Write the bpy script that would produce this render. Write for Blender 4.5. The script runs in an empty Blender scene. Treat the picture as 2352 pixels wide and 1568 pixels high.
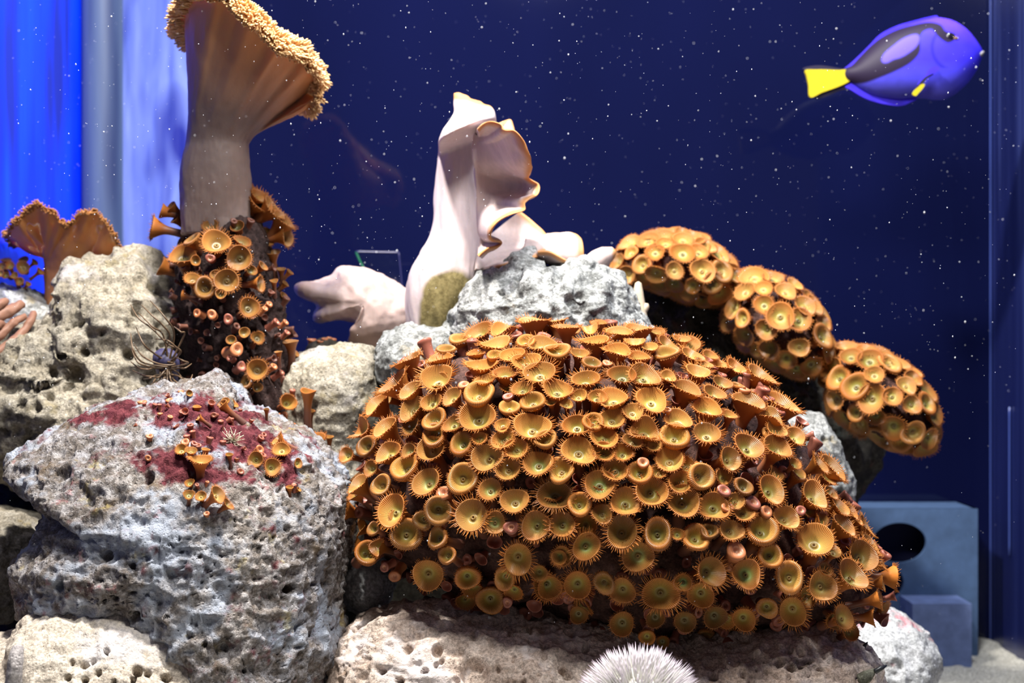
import bpy, math, random
import numpy as np
from mathutils import Vector, Matrix
from mathutils.bvhtree import BVHTree

# ------------------------------------------------------------------ camera, world, light, exposure
F = 3528.0            # focal length in pixels of the 2352 x 1568 frame
ZC = 0.42             # camera height above the tank floor
scene = bpy.context.scene
col = scene.collection
cam_d = bpy.data.cameras.new('camera')
cam_d.sensor_width = 36.0
cam_d.lens = 36.0 * F / 2352.0
cam_d.clip_start = 0.02
cam_d.clip_end = 50
cam_d.dof.use_dof = True
cam_d.dof.focus_distance = 1.24
cam_d.dof.aperture_fstop = 6.8
cam = bpy.data.objects.new('camera', cam_d)
cam.location = (0, 0, ZC)
cam.rotation_euler = (math.pi / 2, 0, 0)
col.objects.link(cam)
scene.camera = cam

world = bpy.data.worlds.new('world')
scene.world = world
world.use_nodes = True
world.node_tree.nodes['Background'].inputs[0].default_value = (0.40, 0.38, 0.44, 1)
world.node_tree.nodes['Background'].inputs[1].default_value = 0.20


def area_light(name, loc, target, size, power, colour):
    d = bpy.data.lights.new(name, 'AREA')
    d.shape = 'DISK'
    d.size = size
    d.energy = power
    d.color = colour
    o = bpy.data.objects.new(name, d)
    o.location = loc
    o.rotation_euler = (Vector(target) - Vector(loc)).to_track_quat('-Z', 'Y').to_euler()
    col.objects.link(o)
    return o


area_light('halide_lamp', (-0.20, 1.14, 1.36), (-0.03, 1.36, 0.3), 0.085, 32.0, (1.0, 0.95, 0.88))
area_light('hood_lamp', (0.34, 1.30, 1.38), (0.25, 1.36, 0.3), 0.12, 12.0, (0.92, 0.95, 1.0))
area_light('front_fill', (0.05, 0.80, 1.22), (0.05, 1.3, 0.25), 0.22, 10.5, (1.0, 0.97, 0.92))  # added fill light, brightens the lower polyps and the boulder front
scene.view_settings.view_transform = 'Standard'
scene.view_settings.look = 'None'
scene.view_settings.exposure = 0.0
scene.view_settings.gamma = 1.0
scene.view_settings.use_curve_mapping = False


# ------------------------------------------------------------------ helpers
def W(px, py, Y):
    """photo pixel + distance from the camera -> place in the tank (metres)"""
    return np.array([(px - 1176.0) / F * Y, Y, ZC - (py - 784.0) / F * Y])


def proj(v):
    return 1176 + F * v[:, 0] / v[:, 1], 784 - F * (v[:, 2] - ZC) / v[:, 1]


def _hash(ix, iy, iz, s):
    h = (ix.astype(np.int64) * 374761393 + iy.astype(np.int64) * 668265263 + iz.astype(np.int64) * 2147483647 + s * 974711) & 0x7fffffff
    h = ((h ^ (h >> 13)) * 1274126177) & 0x7fffffff
    h = ((h ^ (h >> 16)) * 668265263) & 0x7fffffff
    return ((h ^ (h >> 15)) & 0xffff) / 65535.0


def vnoise(p, s=0):
    i = np.floor(p).astype(np.int64)
    f = p - i
    f = f * f * f * (f * (f * 6 - 15) + 10)
    r = 0
    for dx in (0, 1):
        wx = f[:, 0] if dx else 1 - f[:, 0]
        for dy in (0, 1):
            wy = f[:, 1] if dy else 1 - f[:, 1]
            for dz in (0, 1):
                wz = f[:, 2] if dz else 1 - f[:, 2]
                r = r + wx * wy * wz * _hash(i[:, 0] + dx, i[:, 1] + dy, i[:, 2] + dz, s)
    return r * 2 - 1


def fbm(p, oct=4, s=0, gain=0.5, ridged=False):
    a, t, r = 1.0, 0.0, 0
    for k in range(oct):
        n = vnoise(p * (2.03 ** k) + 17.3 * k, s + k)
        r = r + a * ((1 - 2 * np.abs(n)) if ridged else n)
        t += a
        a *= gain
    return r / t


def pits(p, s=0, prob=0.6, rmin=0.15, rmax=0.45):
    """0..1, 1 in the middle of scattered round holes (one at most per unit cell)"""
    i = np.floor(p).astype(np.int64)
    best = np.zeros(len(p))
    for dx in (-1, 0, 1):
        for dy in (-1, 0, 1):
            for dz in (-1, 0, 1):
                c = i + np.array([dx, dy, dz])
                on = _hash(c[:, 0], c[:, 1], c[:, 2], s + 5) < prob
                q = np.stack([c[:, k] + 0.2 + 0.6 * _hash(c[:, 0], c[:, 1], c[:, 2], s + k) for k in range(3)], 1)
                r = rmin + (rmax - rmin) * _hash(c[:, 0], c[:, 1], c[:, 2], s + 9) ** 2
                d = np.sqrt(((p - q) ** 2).sum(1))
                v = np.clip((1 - d / r) * 2.2, 0, 1) * on
                best = np.maximum(best, v)
    return best * best * (3 - 2 * best)


def np_mesh(name, v, quads=None, tris=None, smooth=True):
    me = bpy.data.meshes.new(name)
    v = np.asarray(v, dtype=np.float32)
    quads = np.zeros((0, 4), np.int32) if quads is None else np.asarray(quads, np.int32)
    tris = np.zeros((0, 3), np.int32) if tris is None else np.asarray(tris, np.int32)
    nl = quads.size + tris.size
    me.vertices.add(len(v))
    me.vertices.foreach_set('co', v.ravel())
    me.loops.add(nl)
    me.loops.foreach_set('vertex_index', np.concatenate([quads.ravel(), tris.ravel()]).astype(np.int32))
    nf = len(quads) + len(tris)
    me.polygons.add(nf)
    st = np.concatenate([np.arange(len(quads)) * 4, quads.size + np.arange(len(tris)) * 3]).astype(np.int32)
    me.polygons.foreach_set('loop_start', st)
    me.update(calc_edges=True)
    me.validate()
    me.polygons.foreach_set('use_smooth', np.full(len(me.polygons), smooth, dtype=bool))
    return me


def normals_of(me):
    n = np.empty(len(me.vertices) * 3, np.float32)
    me.vertex_normals.foreach_get('vector', n)
    return n.reshape(-1, 3)


def get_co(me):
    n = np.empty(len(me.vertices) * 3, np.float32)
    me.vertices.foreach_get('co', n)
    return n.reshape(-1, 3).astype(np.float64)


def set_co(me, v):
    me.vertices.foreach_set('co', np.asarray(v, np.float32).ravel())
    me.update()


def attr(me, name, val):
    a = me.attributes.new(name, 'FLOAT', 'POINT')
    a.data.foreach_set('value', np.asarray(val, np.float32))


def attr_col(me, name, val):
    a = me.attributes.new(name, 'FLOAT_COLOR', 'POINT')
    a.data.foreach_set('color', np.asarray(val, np.float32).ravel())


def link(name, me, mat, parent=None, loc=None):
    o = bpy.data.objects.new(name, me)
    if mat is not None and me is not None and not me.materials:
        me.materials.append(mat)
    col.objects.link(o)
    if parent is not None:
        o.parent = parent
        o.matrix_parent_inverse = Matrix.Translation(parent.location).inverted()
    return o


def tag(o, label, cat, group=None, kind=None):
    o['label'] = label
    o['category'] = cat
    if group:
        o['group'] = group
    if kind:
        o['kind'] = kind
    return o


def thing(name, loc, label, cat, group=None):
    o = bpy.data.objects.new(name, None)
    o.empty_display_size = 0.02
    o.location = loc
    col.objects.link(o)
    return tag(o, label, cat, group)


def structure(o):
    o['kind'] = 'structure'
    return o


def grid_quads(nr, nc, wrap):
    r = np.arange(nr - 1)[:, None]
    c = np.arange(nc if wrap else nc - 1)[None, :]
    c2 = (c + 1) % nc
    return np.stack([r * nc + c, r * nc + c2, (r + 1) * nc + c2, (r + 1) * nc + c], -1).reshape(-1, 4)


def catmull(pts, n, closed=True):
    p = np.asarray(pts, float)
    m = len(p)
    t = np.linspace(0, m if closed else m - 1, n, endpoint=not closed)
    i = np.minimum(np.floor(t).astype(int), m - 1 if closed else m - 2)
    f = (t - i)[:, None]
    g = (lambda k: p[k % m]) if closed else (lambda k: p[np.clip(k, 0, m - 1)])
    a, b, c, d = g(i - 1), g(i), g(i + 1), g(i + 2)
    return 0.5 * (2 * b + (c - a) * f + (2 * a - 5 * b + 4 * c - d) * f ** 2 + (3 * b - a - 3 * c + d) * f ** 3)


def lump(name, outline, Y, tf, tb=None, center=None, n=2.2, N=110, back=12, tilt=0.0, rnd=0.0):
    """a closed rounded body: its widest section is the outline (photo pixels at distance Y), tf deep to the front, tb to the back"""
    tb = tf if tb is None else tb
    o = catmull(outline, 1600)
    o = np.stack([(o[:, 0] - 1176) / F * Y, ZC - (o[:, 1] - 784) / F * Y], 1)
    c = np.array(W(center[0], center[1], Y))[[0, 2]] if center else o.mean(0)
    if np.sum((o[:, 0] - c[0]) * np.roll(o[:, 1] - c[1], -1) - (o[:, 1] - c[1]) * np.roll(o[:, 0] - c[0], -1)) < 0:
        o = o[::-1]
    o = np.roll(o, -int(np.argmin(np.abs(np.arctan2(o[:, 1] - c[1], o[:, 0] - c[0])))), axis=0)
    d = np.concatenate([[0], np.cumsum(np.linalg.norm(np.diff(np.vstack([o, o[:1]]), axis=0), axis=1))])
    d /= d[-1]
    oc = np.vstack([o, o[:1]])
    # profile from the front pole to the rim, even in arc length
    a = np.linspace(0, math.pi / 2, 800)
    sr, cy = np.sin(a) ** (2.0 / n), np.cos(a) ** (2.0 / n)
    L = np.sqrt(((o - c) ** 2).sum(1)).mean()
    arc = np.concatenate([[0], np.cumsum(np.hypot(np.diff(sr) * L, np.diff(cy) * tf))])
    arc /= arc[-1]
    g = np.linspace(-1, 1, N)
    u, v = np.meshgrid(g, g)
    u, v = u.ravel() + 1e-9, v.ravel() + 1e-9
    r = np.maximum(np.abs(u), np.abs(v))
    big = np.abs(u) > np.abs(v)
    phi = np.where(big, (math.pi / 4) * (v / u) + np.where(u < 0, math.pi, 0), math.pi / 2 - (math.pi / 4) * (u / v) + np.where(v < 0, math.pi, 0))
    fr = (phi / (2 * math.pi)) % 1.0
    r = np.clip(r, 0, 1)

    def ring(fr, s):
        q = np.stack([np.interp(fr, d, oc[:, k]) for k in range(2)], 1) - c
        if rnd:
            ex, ez = np.abs(o[:, 0] - c[0]).max() * 0.8, np.abs(o[:, 1] - c[1]).max() * 0.8
            el = np.stack([ex * np.cos(fr * 2 * math.pi), ez * np.sin(fr * 2 * math.pi)], 1)
            w = (rnd * (1 - s) ** 1.0)[:, None]
            q = q * (1 - w) + el * w
        return c + q * s[:, None]
    s = np.interp(r, arc, sr)
    xz = ring(fr, s)
    y = Y - tf * np.interp(r, arc, cy)
    V = [np.stack([xz[:, 0], y, xz[:, 1]], 1)]
    q = grid_quads(N, N, False)
    k = np.arange(N - 1)
    b = np.concatenate([k, k * N + N - 1, N * N - 1 - k, (N - 1 - k) * N])      # border loop
    nb = len(b)
    fb = fr[b]
    cur, cnt, tris = b, N * N, []
    quads = [q]
    for i in range(1, back):
        ang = math.pi / 2 * (1 - i / back)
        ss = math.sin(ang) ** (2.0 / n)
        xz = ring(fb, np.full(nb, ss))
        V.append(np.stack([xz[:, 0], np.full(nb, Y + tb * math.cos(ang) ** (2.0 / n)), xz[:, 1]], 1))
        nx = cnt + np.arange(nb)
        quads.append(np.stack([cur, nx, np.roll(nx, -1), np.roll(cur, -1)], 1))
        cur = nx
        cnt += nb
    V.append(np.array([[c[0], Y + tb, c[1]]]))
    tris = np.stack([cur, np.full(nb, cnt), np.roll(cur, -1)], 1)
    V = np.concatenate(V)
    V[:, 1] += tilt * (V[:, 2] - c[1])
    me = np_mesh(name, V, np.vstack(quads), tris)
    if normals_of(me)[(N // 2) * N + N // 2, 1] > 0:
        me.flip_normals()
    return me


def roughen(me, big=0.012, bf=9.0, mid=0.005, mf=34.0, fine=0.0016, ff=150.0, pit=0.006, pf=60.0, prob=0.5, pit2=0.0025, pf2=190.0, seed=0, holes=(), facet=0.0):
    v = get_co(me)
    p0 = v.copy()
    nn = normals_of(me)
    d = big * fbm(v * bf + seed, 3, seed)
    if facet:
        d = d + facet * fbm(v * bf * 1.7 + 3 + seed, 3, seed + 40, ridged=True)
    set_co(me, v + nn * d[:, None])
    v = get_co(me)
    nn = normals_of(me)
    d = mid * fbm(v * mf + seed, 3, seed + 11, ridged=True) + fine * fbm(v * ff + seed, 2, seed + 23)
    m = np.clip(0.5 + 1.3 * fbm(v * 14.0 + 5 + seed, 2, seed + 31), 0, 1)
    ph = np.zeros(len(v))
    wv = np.stack([vnoise(v * pf * 1.6 + 9 * q + seed, seed + 50 + q) for q in range(3)], 1) * 0.30
    if pit:
        k = pits(v * pf + seed + wv, seed + 3, prob)
        d = d - pit * k * (0.25 + 0.75 * m)
        ph = np.maximum(ph, k * m)
    if pit2:
        d = d - pit2 * pits(v * pf2 + seed + wv, seed + 4, 0.55, 0.2, 0.5) * m
    if holes:
        px, py = proj(v)
        for hx, hy, hr, dep in holes:
            k = np.clip((1 - np.hypot(px - hx, py - hy) / hr) * 2.0, 0, 1)
            d = d - dep * k * k * (3 - 2 * k) * (v[:, 1] < v[:, 1].mean() + 0.2)
    set_co(me, v + nn * d[:, None])
    return me


def tube(name, rings, Y, seg=64, sub=6, cap=True, wr=0.0, wf=30, seed=0):
    """rings: (cx, py, half width px, depth ratio, dY) joined into a smooth closed body, bottom to top"""
    r = catmull(np.array(rings, float), len(rings) * sub, closed=False)
    th = np.linspace(0, 2 * math.pi, seg, endpoint=False)
    V = []
    for cx, py, hw, dr, dy in r:
        c = W(cx, py, Y + dy)
        rad = max(hw, 0.5) / F * (Y + dy)
        V.append(np.stack([c[0] + rad * np.cos(th), c[1] - rad * dr * np.sin(th), np.full(seg, c[2])], 1))
    V = np.concatenate(V)
    R = len(r)
    V = np.vstack([V, V[:seg].mean(0), V[-seg:].mean(0)])
    k = np.arange(seg)
    t1 = np.stack([np.full(seg, R * seg), (k + 1) % seg, k], 1)
    t2 = np.stack([np.full(seg, R * seg + 1), (R - 1) * seg + k, (R - 1) * seg + (k + 1) % seg], 1)
    me = np_mesh(name, V, grid_quads(R, seg, True), np.vstack([t1, t2]))
    if ((get_co(me) - V.mean(0)) * normals_of(me)).sum() < 0:
        me.flip_normals()
    if wr:
        v = get_co(me)
        d = wr * fbm(v * np.array([wf, wf, wf * 0.22]) + seed, 3, seed)
        set_co(me, v + normals_of(me) * d[:, None])
    return me


def pipe(name, pts, radii, seg=10, sub=5):
    """a tapering tube along 3-D points"""
    P = catmull(np.asarray(pts, float), (len(pts) - 1) * sub + 1, closed=False)
    rr = np.interp(np.linspace(0, 1, len(P)), np.linspace(0, 1, len(radii)), radii)
    T = np.gradient(P, axis=0)
    T /= np.linalg.norm(T, axis=1)[:, None] + 1e-12
    ref = np.array([0.31, -0.8, 0.5])
    V = []
    th = np.linspace(0, 2 * math.pi, seg, endpoint=False)
    for p, t, r in zip(P, T, rr):
        u = np.cross(t, ref)
        u /= np.linalg.norm(u) + 1e-9
        w = np.cross(t, u)
        V.append(p + r * (np.cos(th)[:, None] * u + np.sin(th)[:, None] * w))
    R = len(P)
    V = np.vstack(V + [P[:1] - T[:1] * rr[0] * 0.4, P[-1:] + T[-1:] * rr[-1] * 0.6])
    k = np.arange(seg)
    t1 = np.stack([np.full(seg, R * seg), (k + 1) % seg, k], 1)
    t2 = np.stack([np.full(seg, R * seg + 1), (R - 1) * seg + k, (R - 1) * seg + (k + 1) % seg], 1)
    return np_mesh(name, V, grid_quads(R, seg, True), np.vstack([t1, t2]))


def box(name, lo, hi):
    x0, y0, z0 = lo
    x1, y1, z1 = hi
    v = [(x0, y0, z0), (x1, y0, z0), (x1, y1, z0), (x0, y1, z0), (x0, y0, z1), (x1, y0, z1), (x1, y1, z1), (x0, y1, z1)]
    return np_mesh(name, v, [(0, 3, 2, 1), (4, 5, 6, 7), (0, 1, 5, 4), (1, 2, 6, 5), (2, 3, 7, 6), (3, 0, 4, 7)], smooth=False)


def plate(name, outline, Y, thick, warp=None, n=140):
    """a thin solid plate with a traced outline (fins)"""
    o = catmull(outline, n)
    import bmesh
    bm = bmesh.new()
    vs = [bm.verts.new(W(x, y, Y)) for x, y in o]
    f = bm.faces.new(vs)
    bmesh.ops.triangulate(bm, faces=[f])
    r = bmesh.ops.subdivide_edges(bm, edges=bm.edges[:], cuts=2, use_grid_fill=True)
    ext = bmesh.ops.extrude_face_region(bm, geom=bm.faces[:])
    bmesh.ops.translate(bm, verts=[e for e in ext['geom'] if isinstance(e, bmesh.types.BMVert)], vec=(0, thick, 0))
    if warp:
        for v in bm.verts:
            v.co.y += warp(v.co)
    bmesh.ops.recalc_face_normals(bm, faces=bm.faces[:])
    me = bpy.data.meshes.new(name)
    bm.to_mesh(me)
    bm.free()
    return me


def inside(poly, x, y):
    poly = np.asarray(poly, float)
    r = np.zeros(len(x), bool)
    j = len(poly) - 1
    for i in range(len(poly)):
        xi, yi = poly[i]
        xj, yj = poly[j]
        c = ((yi > y) != (yj > y)) & (x < (xj - xi) * (y - yi) / (yj - yi + 1e-12) + xi)
        r ^= c
        j = i
    return r


# ------------------------------------------------------------------ materials
class N:
    def __init__(self, name):
        self.m = bpy.data.materials.new(name)
        self.m.use_nodes = True
        self.t = self.m.node_tree
        self.t.nodes.clear()
        self.out = self.t.nodes.new('ShaderNodeOutputMaterial')

    def n(self, kind, ins=None, **kw):
        nd = self.t.nodes.new('ShaderNode' + kind)
        for k, v in kw.items():
            setattr(nd, k, v)
        for k, v in (ins or {}).items():
            self.put(nd, k, v)
        return nd

    def put(self, nd, k, v):
        if hasattr(v, 'is_output'):
            self.t.links.new(v, nd.inputs[k])
        else:
            if isinstance(v, tuple) and len(v) == 3 and nd.inputs[k].type == 'RGBA':
                v = v + (1,)
            nd.inputs[k].default_value = v

    def co(self):
        return self.n('TexCoord').outputs['Object']

    def noise(self, scale, detail=4, rough=0.6, vec=None, out='Fac', dist=0.0):
        return self.n('TexNoise', {'Vector': vec or self.co(), 'Scale': scale, 'Detail': detail, 'Roughness': rough, 'Distortion': dist}).outputs[out]

    def vor(self, scale, vec=None, out='Distance'):
        return self.n('TexVoronoi', {'Vector': vec or self.co(), 'Scale': scale}).outputs[out]

    def ramp(self, fac, stops, interp='LINEAR'):
        r = self.n('ValToRGB', {'Fac': fac})
        r.color_ramp.interpolation = interp
        e = r.color_ramp.elements
        while len(e) < len(stops):
            e.new(0.5)
        for k, (p, c) in enumerate(stops):
            e[k].position = p
            e[k].color = (c if isinstance(c, tuple) else (c, c, c)) + (1,)
        return r.outputs[0]

    def mix(self, fac, a, b, mode='MIX'):
        m = self.n('Mix', data_type='RGBA', blend_type=mode)
        self.put(m, 0, fac)
        self.put(m, 6, a)
        self.put(m, 7, b)
        return m.outputs[2]

    def math(self, op, a, b=0.0, c=0.0, clamp=False):
        m = self.n('Math', operation=op, use_clamp=clamp)
        self.put(m, 0, a)
        self.put(m, 1, b)
        self.put(m, 2, c)
        return m.outputs[0]

    def attr(self, name, out='Fac'):
        return self.n('Attribute', attribute_name=name).outputs[out]

    def bump(self, h, strength=0.5, dist=0.002, normal=None):
        b = self.n('Bump', {'Height': h, 'Strength': strength, 'Distance': dist})
        if normal is not None:
            self.put(b, 'Normal', normal)
        return b.outputs[0]

    def bsdf(self, colour, rough=0.7, normal=None, spec=0.3, sss=0.0, sssr=(1, 0.5, 0.25), sscale=0.004, transl=0.0):
        p = self.n('BsdfPrincipled', {'Base Color': colour, 'Roughness': rough, 'Specular IOR Level': spec})
        if sss:
            p.inputs['Subsurface Weight'].default_value = sss
            p.inputs['Subsurface Radius'].default_value = sssr
            p.inputs['Subsurface Scale'].default_value = sscale
        if normal is not None:
            self.put(p, 'Normal', normal)
        s = p.outputs[0]
        if transl:
            t = self.n('BsdfTranslucent', {'Color': colour})
            mx = self.n('MixShader', {0: transl, 1: s, 2: t.outputs[0]})
            s = mx.outputs[0]
        self.t.links.new(s, self.out.inputs[0])
        return self.m


def rock_mat(name, light, mid, dark, tints=(), bump=0.6, scale=1.0, patch=None, stain=0.5):
    k = N(name)
    c = k.co()
    base = k.mix(k.ramp(k.noise(11 * scale, 5, 0.62, c), [(0.36, 0.0), (0.62, 1.0)]), mid, light)
    sp = k.ramp(k.noise(85 * scale, 6, 0.72, c), [(0.44, 1.0), (0.60, 0.0)])
    base = k.mix(k.math('MULTIPLY', sp, stain), base, dark)
    gr = k.ramp(k.noise(420, 3, 0.7, c), [(0.36, 0.55), (0.64, 1.18)])
    base = k.mix(1.0, base, gr, 'MULTIPLY')
    for i, (tc, ts, lo, amt) in enumerate(tints):
        v = k.n('Mapping', {'Vector': c, 'Location': (3.7 * i + 1.1, 2.3 * i, 5.1 * i)}).outputs[0]
        m = k.ramp(k.noise(ts, 4, 0.65, v), [(lo, 0.0), (lo + 0.09, 1.0)])
        base = k.mix(k.math('MULTIPLY', m, amt), base, tc)
    if patch:
        base = k.mix(k.attr('patch'), base, k.mix(k.ramp(k.noise(120, 4, 0.7, c), [(0.4, 0.0), (0.6, 1.0)]), patch[0], patch[1]))
    h = k.math('ADD', k.math('MULTIPLY', k.noise(170, 6, 0.72, c), 1.0), k.math('MULTIPLY', k.noise(620, 4, 0.75, c), 0.55))
    h = k.math('SUBTRACT', h, k.math('MULTIPLY', k.ramp(k.vor(260, c), [(0.12, 1.0), (0.3, 0.0)]), 0.35))
    return k.bsdf(base, 0.85, k.bump(h, bump, 0.004), 0.15)


M = {}
M['rock_front'] = rock_mat('rock_front', (0.62, 0.58, 0.56), (0.44, 0.43, 0.46), (0.16, 0.125, 0.095),
                           [((0.50, 0.57, 0.70), 14, 0.50, 0.7), ((0.20, 0.14, 0.085), 26, 0.57, 0.7), ((0.58, 0.20, 0.22), 52, 0.64, 0.5), ((0.52, 0.42, 0.13), 32, 0.63, 0.6), ((0.24, 0.08, 0.07), 90, 0.65, 0.5)],
                           1.0, patch=((0.085, 0.016, 0.024), (0.22, 0.055, 0.066)), stain=0.8)
M['rock_tan'] = rock_mat('rock_tan', (0.54, 0.49, 0.40), (0.41, 0.38, 0.32), (0.17, 0.14, 0.09), [((0.30, 0.24, 0.11), 26, 0.58, 0.6), ((0.5, 0.48, 0.52), 14, 0.56, 0.5)], 0.7, stain=0.55)
M['rock_cream'] = rock_mat('rock_cream', (0.70, 0.63, 0.53), (0.58, 0.51, 0.43), (0.32, 0.25, 0.18), [((0.72, 0.70, 0.74), 12, 0.55, 0.5)], 0.5, stain=0.35)
M['rock_pink'] = rock_mat('rock_pink', (0.80, 0.70, 0.62), (0.62, 0.50, 0.43), (0.30, 0.19, 0.13), [((0.78, 0.74, 0.76), 14, 0.54, 0.55), ((0.42, 0.26, 0.16), 55, 0.63, 0.5)], 0.55, stain=0.4)
M['rock_grey'] = rock_mat('rock_grey', (0.66, 0.67, 0.66), (0.46, 0.48, 0.48), (0.10, 0.105, 0.10), [((0.50, 0.42, 0.26), 24, 0.62, 0.6), ((0.44, 0.16, 0.14), 70, 0.70, 0.6)], 0.7, stain=0.7)
M['rock_white'] = rock_mat('rock_white', (0.66, 0.67, 0.70), (0.54, 0.56, 0.58), (0.22, 0.23, 0.22), [((0.62, 0.18, 0.22), 22, 0.60, 0.75), ((0.62, 0.54, 0.38), 18, 0.62, 0.5)], 0.5, stain=0.45)
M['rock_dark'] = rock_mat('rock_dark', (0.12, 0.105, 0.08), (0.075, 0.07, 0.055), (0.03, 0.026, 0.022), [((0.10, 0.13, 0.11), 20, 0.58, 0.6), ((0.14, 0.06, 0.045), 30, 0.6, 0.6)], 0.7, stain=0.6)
M['rock_column'] = rock_mat('rock_column', (0.075, 0.045, 0.04), (0.05, 0.032, 0.03), (0.015, 0.01, 0.01), [((0.14, 0.10, 0.10), 40, 0.62, 0.6)], 0.7, stain=0.6)
M['rock_olive'] = rock_mat('rock_olive', (0.30, 0.29, 0.22), (0.20, 0.20, 0.15), (0.05, 0.05, 0.04), [((0.38, 0.38, 0.36), 30, 0.6, 0.6)], 0.7, stain=0.6)


def flesh(name, a, b, rough=0.55, sss=0.25, edge=None, streak=0.25, algae=None, bumpd=0.0012, mott=14, sscale=0.004):
    k = N(name)
    c = k.co()
    base = k.mix(k.ramp(k.noise(mott, 4, 0.55, c), [(0.35, 0.0), (0.68, 1.0)]), a, b)
    mp = k.n('Mapping', {'Vector': c, 'Scale': (1, 1, 0.12)}).outputs[0]
    st = k.noise(190, 3, 0.6, mp)
    base = k.mix(streak, base, k.ramp(st, [(0.3, 0.45), (0.7, 1.25)]), 'MULTIPLY')
    if edge:
        base = k.mix(k.attr('edge'), base, edge)
    if algae:
        base = k.mix(k.attr('algae'), base, k.mix(k.ramp(k.noise(130, 5, 0.75, c), [(0.4, 0.0), (0.62, 1.0)]), algae[0], algae[1]))
    h = k.math('ADD', k.math('MULTIPLY', st, 0.6), k.math('MULTIPLY', k.noise(260, 4, 0.6, c), 0.5))
    return k.bsdf(base, rough, k.bump(h, 0.35, bumpd), 0.3, sss, sscale=sscale)


M['stalk'] = flesh('leather_stalk', (0.20, 0.148, 0.135), (0.25, 0.18, 0.155), edge=(0.62, 0.28, 0.11), streak=0.12, sss=0.6, sscale=0.02)  # edge colour brightened to stand in for light glowing through the cap
M['stalk_orange'] = flesh('leather_orange', (0.52, 0.215, 0.065), (0.58, 0.25, 0.08), edge=(0.60, 0.26, 0.085), streak=0.08, sss=0.15, sscale=0.006, rough=0.85)
M['pale'] = flesh('leather_pale', (0.54, 0.45, 0.46), (0.60, 0.50, 0.51), edge=(0.50, 0.25, 0.10), streak=0.18, algae=((0.11, 0.085, 0.03), (0.27, 0.22, 0.095)))
M['pale_fold'] = flesh('leather_pale_fold', (0.54, 0.42, 0.40), (0.62, 0.50, 0.49), edge=(0.50, 0.24, 0.09), streak=0.25)
M['pale_tan'] = flesh('leather_pale_tan', (0.44, 0.33, 0.31), (0.52, 0.40, 0.38), edge=(0.45, 0.26, 0.19), streak=0.2)
M['finger'] = flesh('finger_coral', (0.22, 0.11, 0.075), (0.28, 0.145, 0.10), streak=0.1)
M['finger_pale'] = flesh('finger_pale', (0.58, 0.46, 0.33), (0.66, 0.54, 0.40), streak=0.1)


def simple(name, c, rough=0.5, spec=0.3, sss=0.0, transl=0.0, var=0.0):
    k = N(name)
    colr = c
    if var:
        colr = k.mix(k.ramp(k.noise(60, 3, 0.6), [(0.3, 0.0), (0.7, 1.0)]), tuple(x * (1 - var) for x in c), tuple(min(1, x * (1 + var)) for x in c))
    return k.bsdf(colr, rough, None, spec, sss, transl=transl)


M['fringe_cap'] = simple('cap_polyps', (0.88, 0.60, 0.30), 0.5, 0.3, 0.0, 0.25, 0.15)
M['fringe_orange'] = simple('cap_polyps_orange', (0.50, 0.23, 0.075), 0.5, 0.3, 0.0, 0.25, 0.15)


# ------------------------------------------------------------------ the tank
YB, XL, XR, ZT = 1.95, -0.5395, 0.6075, 0.95


def wall_mat():
    k = N('back_glass')
    c = k.co()
    v = k.n('Mapping', {'Vector': c, 'Scale': (1, 1, 0.35)}).outputs[0]
    b = k.mix(k.ramp(k.noise(3.0, 3, 0.5, v), [(0.3, 0.0), (0.7, 1.0)]), (0.0026, 0.0040, 0.026), (0.0042, 0.0062, 0.042))
    g = k.n('BsdfGlossy', {'Color': (0.85, 0.9, 1.0, 1), 'Roughness': 0.045})
    d = k.n('BsdfDiffuse', {'Color': b})
    fr = k.n('Fresnel', {'IOR': 1.42})
    mx = k.n('MixShader', {0: fr.outputs[0], 1: d.outputs[0], 2: g.outputs[0]})
    k.t.links.new(mx.outputs[0], k.out.inputs[0])
    return k.m


def streak_mat(name, a, b, c2, sx=26, sz=0.09, rough=0.6, emit=0.0, lo=0.42, hi=0.66):
    k = N(name)
    c = k.co()
    v = k.n('Mapping', {'Vector': c, 'Scale': (1, 1, sz)}).outputs[0]
    base = k.mix(k.ramp(k.noise(sx, 3, 0.5, v, dist=0.3), [(lo, 0.0), (hi, 1.0)]), a, b)
    base = k.mix(k.ramp(k.noise(sx * 0.6, 2, 0.5, k.n('Mapping', {'Vector': c, 'Scale': (1, 1, sz * 1.6), 'Location': (4, 2, 1)}).outputs[0]), [(0.60, 0.0), (0.72, 1.0)]), base, c2)
    m = k.bsdf(base, rough, None, 0.3)
    if emit:
        p = [n for n in k.t.nodes if n.type == 'BSDF_PRINCIPLED'][0]
        k.t.links.new(base, p.inputs['Emission Color'])
        p.inputs['Emission Strength'].default_value = emit
    return m


M['back'] = wall_mat()
M['blue'] = streak_mat('blue_backlit_panel', (0.0, 0.022, 0.85), (0.002, 0.05, 1.0), (0.006, 0.016, 0.33), 20, 0.10, 0.4, 0.45, 0.40, 0.64)
M['post'] = streak_mat('corner_seal', (0.045, 0.075, 0.16), (0.075, 0.11, 0.19), (0.012, 0.02, 0.08), 30, 0.06, 0.5)
M['panel'] = streak_mat('pale_panel', (0.07, 0.11, 0.40), (0.15, 0.21, 0.52), (0.010, 0.018, 0.20), 22, 0.22, 0.7)
M['right'] = streak_mat('side_glass', (0.008, 0.012, 0.07), (0.014, 0.021, 0.10), (0.035, 0.05, 0.18), 40, 0.03, 0.25)
M['sand'] = rock_mat('sand', (0.80, 0.78, 0.70), (0.70, 0.68, 0.62), (0.45, 0.42, 0.34), [], 0.8, 3.0, stain=0.5)
M['grey_box'] = simple('grey_plastic', (0.055, 0.10, 0.20), 0.6, 0.3, var=0.15)
M['grey_box2'] = simple('grey_plastic_pale', (0.13, 0.18, 0.36), 0.6, 0.3, var=0.2)
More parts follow.
